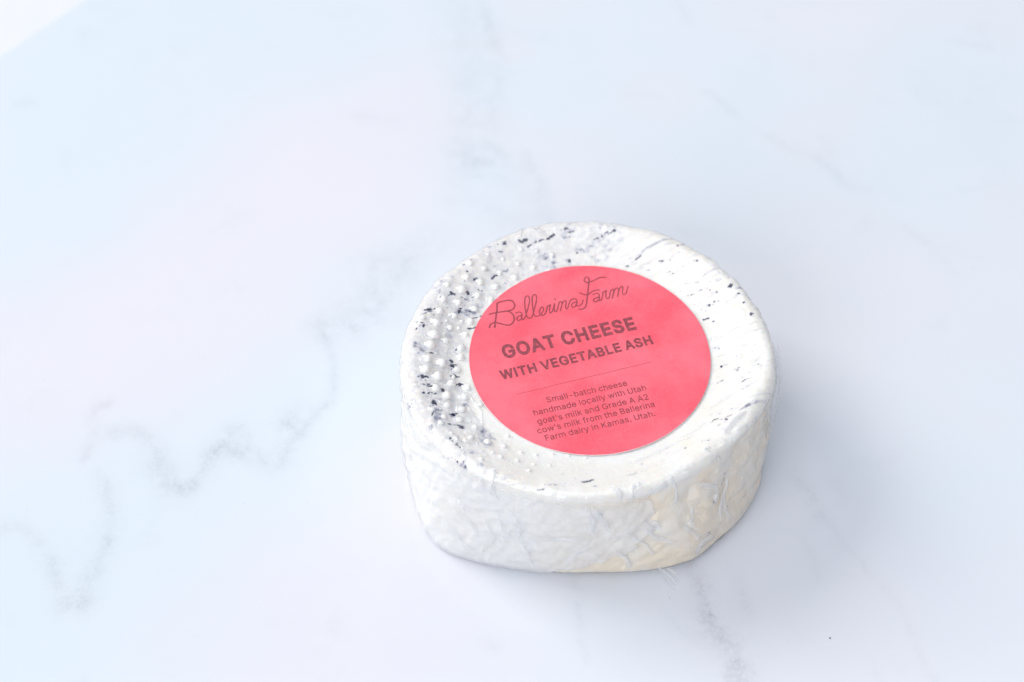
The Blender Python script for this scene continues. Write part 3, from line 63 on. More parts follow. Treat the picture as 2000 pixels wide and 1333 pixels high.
def sstep(a, b, x):
    t = np.clip((x-a)/(b-a), 0, 1); return t*t*(3-2*t)
def top_z(x, y):
    """height of the dished upper face"""
    r = np.hypot(x, y); a = np.arctan2(y, x); rc = tab(TAB_CREST, a)
    dish = FLOOR_Z + (HT-FLOOR_Z)*(0.35*np.clip((r-rc+15.0)/15.0, 0, 1)**1.5+0.65*sstep(rc-13.0, rc+1.5, r)/0.974)
    ro = tab(TAB_SIDE, a); k = np.clip((r-rc)/np.maximum(ro-rc, .1), 0, 1)
    return np.where(r > rc, HT - SH*(1-np.sqrt(np.clip(1-k*k, 0, 1))), dish)
def side_r(ang, z):
    """radius of the outer wall at height z"""
    rc = tab(TAB_CREST, ang); rs = tab(TAB_SIDE, ang); rb = tab(TAB_BASE, ang)
    zs = HT-SH
    q = np.clip((z-zs)/SH, 0, 1)
    up = rc + (rs-rc)*np.sqrt(np.clip(1-q*q, 0, 1))
    t = np.clip(z/zs, 0, 1)
    mid = rb + (rs-rb)*sstep(0, 1, t) + 0.5*np.sin(np.pi*t)
    fr = 1.2+2.6*sstep(0.2, 0.9, np.cos(ang+0.72))
    foot = np.clip((fr-z)/fr, 0, 1)
    mid = mid - fr*(1-np.sqrt(np.clip(1-foot*foot, 0, 1)))
    return np.where(z > zs, up, mid)
# ---------------------------------------------------------------- numeric helpers
def h3(ix, iy, iz, seed):
    n = (ix.astype(np.int64)*374761393 + iy.astype(np.int64)*668265263 + iz.astype(np.int64)*2147483647 + seed*1274126177) & 0xffffffff
    n = ((n ^ (n >> 13))*1274126177) & 0xffffffff
    n = ((n ^ (n >> 16))*2246822519) & 0xffffffff
    return ((n ^ (n >> 15)) & 0xffff)/65535.0
def vnoise(x, y, z=None, seed=0):
    x = np.asarray(x, float); y = np.asarray(y, float)
    z = np.zeros_like(x) if z is None else np.asarray(z, float)
    ix, iy, iz = np.floor(x), np.floor(y), np.floor(z)
    fx, fy, fz = x-ix, y-iy, z-iz
    fx, fy, fz = [f*f*f*(f*(f*6-15)+10) for f in (fx, fy, fz)]
    def c(a, b, d): return h3(ix+a, iy+b, iz+d, seed)
    x00 = c(0,0,0)*(1-fx)+c(1,0,0)*fx; x10 = c(0,1,0)*(1-fx)+c(1,1,0)*fx
    x01 = c(0,0,1)*(1-fx)+c(1,0,1)*fx; x11 = c(0,1,1)*(1-fx)+c(1,1,1)*fx
    return ((x00*(1-fy)+x10*fy)*(1-fz) + (x01*(1-fy)+x11*fy)*fz)*2-1
def fbm(x, y, z=None, octv=4, seed=0, gain=0.5):
    z = np.zeros_like(np.asarray(x, float)) if z is None else z
    s = 0; a = 1.0; t = 0
    for o in range(octv):
        k = 2.03**o
        s = s + a*vnoise(x*k, y*k, z*k, seed+o*17); t += a; a *= gain
    return s/t
def ridged(x, y, z=None, octv=3, seed=0):
    z = np.zeros_like(np.asarray(x, float)) if z is None else z
    s = 0; a = 1.0; t = 0
    for o in range(octv):
        k = 2.1**o
        s = s + a*(1-np.abs(vnoise(x*k, y*k, z*k, seed+o*13)))**3; t += a; a *= 0.5
    return s/t
def seg_dist(P, a, b):
    ab = b-a; L = float(ab@ab)
    t = np.clip(((P-a)@ab)/L, 0, 1)[:, None] if L > 1e-9 else np.zeros((len(P), 1))
    return np.linalg.norm(P-(a+t*ab), axis=1)
def stroke_dist(P, pts, reach):
    """indices near a polyline and their distances"""
    pts = np.asarray(pts, float)
    lo = pts.min(0)-reach; hi = pts.max(0)+reach
    idx = np.nonzero(np.all((P >= lo) & (P <= hi), axis=1))[0]
    if len(idx) == 0: return idx, np.zeros(0)
    Q = P[idx]; d = np.full(len(Q), 1e9)
    if len(pts) == 1: d = np.linalg.norm(Q-pts[0], axis=1)
    for i in range(len(pts)-1): d = np.minimum(d, seg_dist(Q, pts[i], pts[i+1]))
    return idx, d
def catmull(pts, n=6):
    p = [np.asarray(q, float) for q in pts]
    if len(p) < 3: return np.array(p)
    p = [2*p[0]-p[1]] + p + [2*p[-1]-p[-2]]; out = []
    for i in range(1, len(p)-2):
        for k in range(n):
            t = k/n
            out.append(0.5*((2*p[i])+(p[i+1]-p[i-1])*t+(2*p[i-1]-5*p[i]+4*p[i+1]-p[i+2])*t*t+(3*p[i]-p[i-1]-3*p[i+1]+p[i+2])*t**3))
    out.append(p[-2]); return np.array(out)

# ---------------------------------------------------------------- mesh helpers
def mesh_obj(name, V, faces, mat, parent=None, smooth=True, attrs=None):
    """faces: int array (n,3)/(n,4) or list of them; V in millimetres"""
    me = bpy.data.meshes.new(name)
    fs = faces if isinstance(faces, list) else [faces]
    V = np.asarray(V, np.float32)*MM
    me.vertices.add(len(V)); me.vertices.foreach_set('co', V.ravel())
    loops = np.concatenate([np.asarray(f, np.int32).ravel() for f in fs])
    sizes = np.concatenate([np.full(len(f), np.asarray(f).shape[1], np.int32) for f in fs])
    starts = np.concatenate([[0], np.cumsum(sizes)[:-1]]).astype(np.int32)
    me.loops.add(len(loops)); me.loops.foreach_set('vertex_index', loops)
    me.polygons.add(len(sizes)); me.polygons.foreach_set('loop_start', starts)
    me.polygons.foreach_set('use_smooth', np.full(len(sizes), smooth))
    me.update(calc_edges=True); me.validate()
    for k, v in (attrs or {}).items():
        at = me.attributes.new(k, 'FLOAT', 'POINT'); at.data.foreach_set('value', np.asarray(v, np.float32).ravel())
    me.materials.append(mat)
    o = bpy.data.objects.new(name, me); COL.objects.link(o)
    if parent: o.parent = parent
    return o
def grid_faces(nr, nc, wrap=True):
    i = np.arange(nr-1)[:, None]; j = np.arange(nc if wrap else nc-1)[None, :]
    j2 = (j+1) % nc
    a = i*nc+j; b = i*nc+j2; c = (i+1)*nc+j2; d = (i+1)*nc+j
    return np.stack([a, d, c, b], -1).reshape(-1, 4)
def grid_normals(G, wrap=True):
    du = np.gradient(G, axis=0)
    dv = (np.roll(G, -1, 1)-np.roll(G, 1, 1)) if wrap else np.gradient(G, axis=1)
    n = np.cross(du, dv); n /= np.maximum(np.linalg.norm(n, axis=-1, keepdims=True), 1e-9)
    return n

# ---------------------------------------------------------------- materials
def new_mat(name):
    m = bpy.data.materials.new(name); m.use_nodes = True
    nt = m.node_tree; b = nt.nodes.get('Principled BSDF')
    return m, nt, b
def N(nt, t, **kw):
    n = nt.nodes.new(t)
    for k, v in kw.items():
        if hasattr(n, k) and not k[0].isupper(): setattr(n, k, v)
    return n
def attr(nt, name):
    n = nt.nodes.new('ShaderNodeAttribute'); n.attribute_name = name; return n.outputs['Fac']
def noise(nt, scale, detail=4, rough=0.5, vec=None):
    n = nt.nodes.new('ShaderNodeTexNoise'); n.inputs['Scale'].default_value = scale
    n.inputs['Detail'].default_value = detail; n.inputs['Roughness'].default_value = rough
    if vec is None:
        tc = nt.nodes.new('ShaderNodeTexCoord'); vec = tc.outputs['Object']
    nt.links.new(vec, n.inputs['Vector']); return n.outputs['Fac']
def mth(nt, op, a, b=None, clamp=False):
    n = nt.nodes.new('ShaderNodeMath'); n.operation = op; n.use_clamp = clamp
    for i, v in enumerate((a, b)):
        if v is None: continue
        if hasattr(v, 'is_output'): nt.links.new(v, n.inputs[i])
        else: n.inputs[i].default_value = v
    return n.outputs[0]
def ramp(nt, fac, a, b):
    n = nt.nodes.new('ShaderNodeMapRange'); n.interpolation_type = 'SMOOTHSTEP'
    n.inputs['From Min'].default_value = a; n.inputs['From Max'].default_value = b
    nt.links.new(fac, n.inputs['Value']); return n.outputs[0]
def mix(nt, fac, a, b):
    n = nt.nodes.new('ShaderNodeMix'); n.data_type = 'RGBA'
    for s, v in (('Factor', fac), ('A', a), ('B', b)):
        k = {'Factor': 0, 'A': 6, 'B': 7}[s]
        if hasattr(v, 'is_output'): nt.links.new(v, n.inputs[k])
        elif s == 'Factor': n.inputs[k].default_value = v
        else: n.inputs[k].default_value = (*v, 1)
    return n.outputs[2]
def bump(nt, height, strength, dist):
    n = nt.nodes.new('ShaderNodeBump'); n.inputs['Strength'].default_value = strength
    n.inputs['Distance'].default_value = dist; nt.links.new(height, n.inputs['Height']); return n.outputs['Normal']

def mat_marble():
    m, nt, b = new_mat('polished_marble'); L = nt.links
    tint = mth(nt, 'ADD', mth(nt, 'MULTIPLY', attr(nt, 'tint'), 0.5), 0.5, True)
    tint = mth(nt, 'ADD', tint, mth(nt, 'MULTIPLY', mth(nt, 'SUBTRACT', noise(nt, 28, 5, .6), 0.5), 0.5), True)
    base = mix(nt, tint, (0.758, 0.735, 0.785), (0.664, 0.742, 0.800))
    cloud = noise(nt, 40, 6, .62)
    speck = ramp(nt, noise(nt, 900, 3, .7), 0.35, 0.7)
    v = attr(nt, 'vein')
    v = mth(nt, 'MULTIPLY', v, mth(nt, 'ADD', 0.55, mth(nt, 'MULTIPLY', speck, 0.7)))
    faint = mth(nt, 'MULTIPLY', ramp(nt, cloud, 0.56, 0.78), 0.10)
    v = mth(nt, 'ADD', v, faint, True)
    vcol = mix(nt, attr(nt, 'purple'), (0.36, 0.41, 0.45), (0.39, 0.35, 0.41))
    col = mix(nt, v, base, vcol)
    fleck = ramp(nt, noise(nt, 420, 2, .5), 0.735, 0.80)
    col = mix(nt, mth(nt, 'MULTIPLY', fleck, 0.16), col, (0.35, 0.36, 0.42))
    L.new(col, b.inputs['Base Color'])
    b.inputs['Roughness'].default_value = 0.10
    b.inputs['IOR'].default_value = 1.5
    b.inputs['Subsurface Weight'].default_value = 0.0
    return m
def mat_rind():
    m, nt, b = new_mat('white_mould_rind'); L = nt.links
    n1 = noise(nt, 120, 5, .6); n2 = noise(nt, 700, 4, .6)
    base = mix(nt, ramp(nt, n1, 0.35, 0.7), (0.95, 0.928, 0.89), (0.93, 0.895, 0.83))
    base = mix(nt, attr(nt, 'warm'), base, (0.94, 0.815, 0.655))
    a = attr(nt, 'ash')  # ash, plus the shade painted on the left dish slope
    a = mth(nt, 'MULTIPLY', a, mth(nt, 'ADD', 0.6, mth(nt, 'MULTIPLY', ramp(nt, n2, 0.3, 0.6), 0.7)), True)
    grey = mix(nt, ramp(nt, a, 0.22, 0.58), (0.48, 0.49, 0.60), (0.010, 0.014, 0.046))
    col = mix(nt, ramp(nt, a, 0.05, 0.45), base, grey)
    L.new(col, b.inputs['Base Color'])
    b.inputs['Roughness'].default_value = 0.55
    b.inputs['Subsurface Weight'].default_value = 0.32
    b.inputs['Subsurface Radius'].default_value = (1.0, 0.72, 0.45)
    b.inputs['Subsurface Scale'].default_value = 0.0018
    L.new(bump(nt, n2, 0.25, 0.0006), b.inputs['Normal'])
    return m
def mat_film():
    m = bpy.data.materials.new('cling_film'); m.use_nodes = True
    nt = m.node_tree; nt.nodes.clear(); L = nt.links
    out = nt.nodes.new('ShaderNodeOutputMaterial')
    tr = nt.nodes.new('ShaderNodeBsdfTransparent'); tr.inputs['Color'].default_value = (0.985, 0.985, 0.985, 1)
    gl = nt.nodes.new('ShaderNodeBsdfGlossy'); gl.inputs['Roughness'].default_value = 0.06
    fr = nt.nodes.new('ShaderNodeLayerWeight')
    nrm = bump(nt, mth(nt, 'ADD', noise(nt, 260, 4, .55), mth(nt, 'MULTIPLY', ramp(nt, noise(nt, 1100, 1, .5), .68, .82), .35)), 0.4, 0.0005)
    L.new(nrm, gl.inputs['Normal']); L.new(nrm, fr.inputs['Normal'])
    refl = mth(nt, 'ADD', mth(nt, 'MULTIPLY', mth(nt, 'POWER', fr.outputs['Facing'], 5.0), 0.8), 0.08, True)   # Schlick, two film faces
    mx = nt.nodes.new('ShaderNodeMixShader'); L.new(refl, mx.inputs[0])
    L.new(tr.outputs[0], mx.inputs[1]); L.new(gl.outputs[0], mx.inputs[2])
    df = nt.nodes.new('ShaderNodeBsdfDiffuse'); df.inputs['Color'].default_value = (0.95, 0.96, 0.98, 1)
    tl = nt.nodes.new('ShaderNodeBsdfTranslucent'); tl.inputs['Color'].default_value = (0.95, 0.96, 0.98, 1)
    L.new(nrm, df.inputs['Normal'])
    ms = nt.nodes.new('ShaderNodeMixShader'); ms.inputs[0].default_value = 0.2
    L.new(df.outputs[0], ms.inputs[1]); L.new(tl.outputs[0], ms.inputs[2])
    m2 = nt.nodes.new('ShaderNodeMixShader'); L.new(attr(nt, 'milk'), m2.inputs[0])
    L.new(mx.outputs[0], m2.inputs[1]); L.new(ms.outputs[0], m2.inputs[2])
    L.new(m2.outputs[0], out.inputs['Surface'])
    return m
def mat_label():
    m, nt, b = new_mat('pink_label_paper'); L = nt.links
    g = noise(nt, 2600, 2, .5); c = noise(nt, 75, 4, .55)
    col = mix(nt, ramp(nt, c, 0.3, 0.7), (0.95, 0.092, 0.138), (0.99, 0.16, 0.21))
    col = mix(nt, mth(nt, 'MULTIPLY', ramp(nt, g, .45, .75), 0.35), col, (0.97, 0.24, 0.30))
    L.new(col, b.inputs['Base Color']); b.inputs['Roughness'].default_value = 0.5
    b.inputs['Subsurface Weight'].default_value = 0.0
    L.new(bump(nt, g, 0.25, 0.0002), b.inputs['Normal'])
    return m
def mat_ink():
    m, nt, b = new_mat('brown_ink'); L = nt.links
    g = noise(nt, 2200, 3, .6)
    col = mix(nt, ramp(nt, g, .35, .72), (0.21, 0.04, 0.055), (0.42, 0.078, 0.105))
    L.new(col, b.inputs['Base Color']); b.inputs['Roughness'].default_value = 0.55
    return m
def mat_plain(name, c, r=0.6):
    m, nt, b = new_mat(name)
    nt.links.new(mix(nt, ramp(nt, noise(nt, 60, 4), .3, .7), c, tuple(q*0.96 for q in c)), b.inputs['Base Color'])
    b.inputs['Roughness'].default_value = r; return m
M_MARBLE, M_RIND, M_FILM, M_LABEL, M_INK = mat_marble(), mat_rind(), mat_film(), mat_label(), mat_ink()
M_PAPER = mat_plain('white_paper_edge', (0.85, 0.8, 0.8)); M_ASH = mat_plain('ash_speck', (0.03, 0.03, 0.05)); M_WHITE = mat_plain('white_crumb', (0.85, 0.84, 0.82))
M_FLOOR = mat_plain('pale_floor', (0.87, 0.89, 0.92), 0.5)

# ---------------------------------------------------------------- setting
def build_counter():
    e = np.array([.648, .7616]); e /= np.linalg.norm(e); n = np.array([e[1], -e[0]])
    org = np.array([-194.2, 159.8])
    def axis(a, b, step, lo, hi):
        mid = list(np.arange(a, b, step)); s = step; q = a; pre = []
        while q > lo: s *= 1.35; q -= s; pre.append(max(q, lo))
        s = step; q = mid[-1]; post = []
        while q < hi: s *= 1.35; q += s; post.append(min(q, hi))
        return np.array(pre[::-1]+mid+post)
    S = axis(-210, 270, .85, -900, 800); Tt = axis(1.6, 470, .85, 1.6, 900)
    Sg, Tg = np.meshgrid(S, Tt, indexing='ij')
    X = org[0]+e[0]*Sg+n[0]*Tg; Y = org[1]+e[1]*Sg+n[1]*Tg
    P = np.stack([X.ravel(), Y.ravel()], 1)
    # each vein wanders a little about its course
    wx = P[:, 0]+1.3*fbm(P[:, 0]/7, P[:, 1]/7, octv=4, seed=3); wy = P[:, 1]+1.3*fbm(P[:, 0]/7, P[:, 1]/7, octv=4, seed=9)
    Wp = np.stack([wx, wy], 1)
    vein = np.zeros(len(P)); pur = np.zeros(len(P))
    brk = np.clip(0.62+0.75*fbm(P[:, 0]/3.5, P[:, 1]/3.5, octv=4, seed=21, gain=.6), 0.0, 1.3)
    for pts, w, st, tn in VEINS:
        idx, d = stroke_dist(Wp, catmull(pts), w*4)
        f = st*(.55 if pts[0][0] > 45 else .78)*(0.30*np.exp(-(d/(w*2.1))**2)+0.24*np.exp(-(d/(w*.95))**2))*brk[idx]
        pur[idx] = np.where(f > vein[idx], tn, pur[idx]); vein[idx] = 1-(1-vein[idx])*(1-np.clip(f, 0, .95))
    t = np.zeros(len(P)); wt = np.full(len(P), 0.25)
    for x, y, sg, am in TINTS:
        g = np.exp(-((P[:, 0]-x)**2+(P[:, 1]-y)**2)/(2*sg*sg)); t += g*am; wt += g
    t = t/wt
    # rounded front arris, then the slab's edge
    rows = []; nS = len(S)
    for dt, dz in [(1.6*(1-math.sin(a)), -1.6*(1-math.cos(a))) for a in (.4, .8, 1.2, math.pi/2)]+[(0.0, -20.0)]:
        rows.append((dt, dz))
    V = [np.concatenate([P, np.zeros((len(P), 1))], 1).reshape(nS, len(Tt), 3)]
    ed = np.stack([np.stack([org[0]+e[0]*S+n[0]*dt, org[1]+e[1]*S+n[1]*dt, np.full(nS, dz)], 1) for dt, dz in rows[::-1]], 1)
    G = np.concatenate([ed, V[0]], 1); nc = G.shape[1]
    pad = lambda a: np.concatenate([np.repeat(a.reshape(nS, -1)[:, :1], len(rows), 1), a.reshape(nS, -1)], 1)
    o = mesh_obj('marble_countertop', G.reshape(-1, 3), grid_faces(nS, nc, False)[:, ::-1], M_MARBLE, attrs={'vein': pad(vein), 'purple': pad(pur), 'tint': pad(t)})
    o['kind'] = 'structure'
    return o
build_counter()
fl = mesh_obj('floor', [(-6000, -6000, -860), (6000, -6000, -860), (6000, 6000, -860), (-6000, 6000, -860)], np.array([[0, 1, 2, 3]]), M_FLOOR)
fl['kind'] = 'structure'

# ---------------------------------------------------------------- the cheese
cheese = bpy.data.objects.new('wrapped_cheese', None); COL.objects.link(cheese); cheese.empty_display_size = 0.02
cheese['label'] = 'round white goat cheese in cling film with pink label, on the marble countertop'
cheese['category'] = 'cheese'

def surf_point(kind, q):
    if kind == 't': return np.array([q[0], q[1], float(top_z(q[0], q[1]))])
    a = math.radians(q[0]); r = float(side_r(a, q[1])); return np.array([r*math.cos(a), r*math.sin(a), q[1]])
def revolve_grid(nth, r_in, n_top, n_arc, n_side, n_foot):
    th = np.linspace(0, 2*np.pi, nth, endpoint=False)
    rc, rs = tab(TAB_CREST, th), tab(TAB_SIDE, th); rows = []
    for f in np.linspace(0, 1, n_top):
        r = r_in+(rc-r_in)*f; x, y = r*np.cos(th), r*np.sin(th); rows.append(np.stack([x, y, top_z(x*.9999, y*.9999)], 1))
    zs = HT-SH
    for p in np.linspace(0, np.pi/2, n_arc+1)[1:]:
        r = rc+(rs-rc)*math.sin(p); rows.append(np.stack([r*np.cos(th), r*np.sin(th), np.full(nth, zs+SH*math.cos(p))], 1))
    for z in list(np.linspace(zs, 3.8, n_side+1)[1:])+list(3.8*(1-np.sin(np.linspace(0, np.pi/2, n_foot+1)[1:]))):
        r = side_r(th, np.full(nth, z)); rows.append(np.stack([r*np.cos(th), r*np.sin(th), np.full(nth, z)], 1))
    G = np.stack(rows)
    return G, th
def side_mask(x, y, z):
    rc = tab(TAB_CREST, np.arctan2(y, x)); return sstep(HT-1.0, HT-5.0, z)*sstep(-1.5, 0.5, np.hypot(x, y)-rc)
def tri(t): return 2*np.abs(t-np.floor(t)-.5)-.5
def crumple(P):
    """sharp folds and flat facets of stretched film, millimetres"""
    x, y, z = P[..., 0], P[..., 1], P[..., 2]
    w = [2.6*fbm(x/11, y/11, z/11, 3, q) for q in (201, 202, 203)]
    X, Y, Z = x+w[0], y+w[1], z+w[2]; h = 0
    dirs = [(.9, .2, .25), (.5, .75, -.3), (-.55, .7, .45), (.8, -.4, .5), (.2, .95, .1), (-.3, .35, .9), (.7, .6, .5), (.75, -.6, -.3)]
    for i, (lam, d) in enumerate(zip((16, 13, 10.5, 8.5, 7, 5.5, 4.4, 3.4), dirs)):
        t = (X*d[0]+Y*d[1]+Z*d[2])/lam+i*.37
        h = h+(.5+lam*.058)*tri(t)*np.clip(.3+1.5*fbm(x/10, y/10, z/9, 2, 210+i), 0, 1)
    return h
def relief(P):
    """lumps and mat ridges shared by rind and film"""
    x, y, z = P[..., 0], P[..., 1], P[..., 2]; r = np.hypot(x, y)
    side = side_mask(x, y, z)
    d = side*(0.6*fbm(x/13, y/13, z/11, 3, 40) + 0.10*fbm(x/4.2, y/4.2, z/4.2, 3, 50) + 0.42*crumple(P))
    rim = sstep(39, 45, r)
    d = d + (1-side)*rim*(0.5*fbm(x/10, y/10, z/10, 3, 61)+0.22*fbm(x/3.5, y/3.5, z/3.5, 2, 64))
    u = x*math.cos(.52)+y*math.sin(.52); v = -x*math.sin(.52)+y*math.cos(.52)
    vv = v+0.9*fbm(u/9, v/9, None, 2, 71)
    right = sstep(-8, 12, x*0.85+y*0.02)*(1-side)*sstep(32.6, 34.6, np.hypot(x-.4, y-2.3))
    d = d + right*(0.30*fbm(vv/1.9, u/11, None, 3, 77) + 0.10*fbm(vv/.7, u/6, None, 2, 79))*(0.45+0.8*np.clip(.5+fbm(x/9, y/9, None, 2, 83), 0, 1))
    d = d*(.25*sstep(0, 1.5, z)+.75*sstep(1.5, 8, z))
    return d
def build_rind():
    G, th = revolve_grid(1300, 20.0, 130, 16, 80, 22)
    n = grid_normals(G); rl = relief(G)
    for (nx_, ny_, nr_) in NUBS:
        dd = np.hypot(G[..., 0]-nx_, G[..., 1]-ny_); rl = rl+np.where(G[..., 2] > HT-6, .2*nr_*np.exp(-(dd/(nr_*1.4))**2), 0)
    fine = 0.05*fbm(G[..., 0]/1.1, G[..., 1]/1.1, G[..., 2]/1.1, 3, 91)
    G = G+n*(rl+fine)[..., None]; G[-1, :, 2] = 0.02
    nr, nth = G.shape[:2]; P = G.reshape(-1, 3)
    Wp = P+0.38*np.stack([fbm(P[:, 0]/.8, P[:, 1]/.8, P[:, 2]/.8, 3, s, .65) for s in (5, 6, 7)], 1)
    gate = np.clip(0.9+1.5*fbm(P[:, 0]/.9, P[:, 1]/.9, P[:, 2]/.9, 3, 44, .6), 0.1, 1.1)
    ash = np.zeros(len(P)); base = revolve_cache['ash']
    for pts, w, st in base:
        idx, d = stroke_dist(Wp, pts, w*3.4+.7); st = st*((.62 if pts[0][0] > 12 else .85) if len(pts) > 1 else .9)
        f = min(1, st*1.2)*(1-sstep(w*0.5, w*1.55, d))*(gate[idx] if len(pts) > 1 else np.clip(gate[idx]+.35, 0, 1))
        f = np.maximum(f, .36*st*(1-sstep(w*.6, w*3.0+.35, d))*gate[idx]); ash[idx] = np.maximum(ash[idx], f)
    # grey ash lies in the hollows of the mat ridges
    x, y, z = P[:, 0], P[:, 1], P[:, 2]; side = side_mask(x, y, z)
    right = sstep(2, 20, x*.85+y*.45)*(1-side)*sstep(33, 36, np.hypot(x, y))
    hol = sstep(-.04, -.16, rl.ravel())*np.clip(.35+fbm(x/3, y/3, z/3, 3, 33), 0, 1)
    ash = np.maximum(ash, 0.2*right*hol)
    u = x*math.cos(.52)+y*math.sin(.52); v = -x*math.sin(.52)+y*math.cos(.52); vv = v+.9*fbm(u/9, v/9, None, 2, 71)
    band = sstep(.12, .5, fbm(vv/1.25, u/15, None, 3, 171))*np.clip(.4+1.2*fbm(x/6, y/6, None, 2, 173), 0, 1)*sstep(-8, 12, x*.85+y*.5)*(1-side)*sstep(33, 35, np.hypot(x, y))
    ash = np.maximum(ash, .31*band)
    line = sstep(.16, .42, fbm(vv/.62, u/13, None, 3, 181))*np.clip(.45+fbm(x/6, y/6, None, 2, 183), 0, 1)*sstep(-14, 8, x*.85+y*.02)*(1-side)*sstep(33, 36, np.hypot(x, y))
    ash = np.maximum(ash, .17*line)
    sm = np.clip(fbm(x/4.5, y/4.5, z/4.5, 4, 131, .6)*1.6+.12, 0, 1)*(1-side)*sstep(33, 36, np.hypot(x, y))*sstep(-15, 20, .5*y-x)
    ash = np.maximum(ash, .33*sm); ash = np.maximum(ash, .155*(1-side)*sstep(33, 35, np.hypot(x, y))*sstep(-12, 30, .55*y-x))  # second term: shade of the left dish slope painted as an even grey
    # fine stray flecks, thickest on the left among the nubs
    lw = (1-side)*sstep(33, 35, np.hypot(x, y))*(.35+.65*sstep(-10, -38, x))
    fl = fbm(x/.75, y/.75, z/.75, 2, 63); ash = np.maximum(ash, .6*sstep(.50, .66, fl)*lw*sstep(-.1, .35, fbm(x/7, y/7, None, 2, 29)))
    warm = np.clip(side*(.82+.8*fbm(x/6, y/6, z/6, 4, 15))*sstep(-15, 18, x-0.2*y)+.25*(1-side)*np.clip(fbm(x/5, y/5, z/5, 3, 18), 0, 1), 0, 1)
    c = len(P); V = np.concatenate([P, [[0, 0, FLOOR_Z], [0, 0, 0.02]]])
    j = np.arange(nth); j2 = (j+1) % nth
    cap = np.stack([np.full(nth, c), j, j2], 1); bot = np.stack([np.full(nth, c+1), (nr-1)*nth+j2, (nr-1)*nth+j], 1)
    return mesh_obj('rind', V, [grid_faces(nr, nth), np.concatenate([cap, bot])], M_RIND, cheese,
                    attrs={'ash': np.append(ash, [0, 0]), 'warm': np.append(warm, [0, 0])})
revolve_cache = {'ash': [(np.array([surf_point(k, q) for q in pts]), w, st) for k, pts, w, st in ASH]}
rng = np.random.default_rng(11)
for k in range(260):   # smaller ones fill the gaps among the measured nubs
    a_, r_ = rng.uniform(2.7, 4.3), rng.uniform(36, 44); x_, y_ = r_*math.cos(a_), r_*math.sin(a_); s_ = rng.uniform(.22, .5)
    if np.hypot(x_-.4, y_-2.3) > 34 and len(NUBS) < 96 and min(math.hypot(x_-q[0], y_-q[1])-q[2]*1.2-s_*1.6 for q in NUBS) > 0.35:
        NUBS.append((x_, y_, s_))
rind = build_rind()

# raised white nubs left by the draining mould
def nub_mesh():
    rows = []; nth = 14
    V = [(0, 0, 1.0)]
    for p in (22, 44, 66, 88, 112):
        a = math.radians(p)
        V += [(math.sin(a)*math.cos(2*math.pi*k/nth), math.sin(a)*math.sin(2*math.pi*k/nth), math.cos(a)) for k in range(nth)]
    F3 = np.array([[0, 1+k, 1+(k+1) % nth] for k in range(nth)])
    F4 = np.array([[1+i*nth+k, 1+(i+1)*nth+k, 1+(i+1)*nth+(k+1) % nth, 1+i*nth+(k+1) % nth] for i in range(4) for k in range(nth)])
    return np.array(V), [F3, F4]
nv, nf = nub_mesh(); first = mesh_obj('nub', nv, nf, M_RIND, rind)
rng = np.random.default_rng(4)
def place_nub(k, p, nrm, r):
    o = first if k == 0 else first.copy()
    if k: COL.objects.link(o); o.parent = rind
    o.location = Vector(p*MM); s = r
    s *= rng.uniform(.82, 1.12); o.scale = (s*rng.uniform(.85, 1.18), s*rng.uniform(.85, 1.18), s*rng.uniform(.65, 1.0))
    o.rotation_euler = Vector(nrm).to_track_quat('Z', 'Y').to_euler()
NUBP = []
for k, (x, y, r) in enumerate(NUBS):
    p = np.array([x, y, float(top_z(x, y))]); q = p+0
    e = .4; nx = -(float(top_z(x+e, y))-float(top_z(x-e, y)))/(2*e); ny = -(float(top_z(x, y+e))-float(top_z(x, y-e)))/(2*e)
    nn = np.array([nx, ny, 1.0]); nn /= np.linalg.norm(nn)
    d = float(relief(q[None])[0]); r = r*(1.02 if y > -16 else .75)
    NUBP.append((p, r)); place_nub(k, p+nn*(d+r*.22), nn, r)
for j, (a, z, r) in enumerate(SIDE_NUBS):
    p = surf_point('s', (a, z)); nn = np.array([math.cos(math.radians(a)), math.sin(math.radians(a)), .1])
    place_nub(len(NUBS)+j, p+nn*float(relief(p[None])[0]), nn, r)

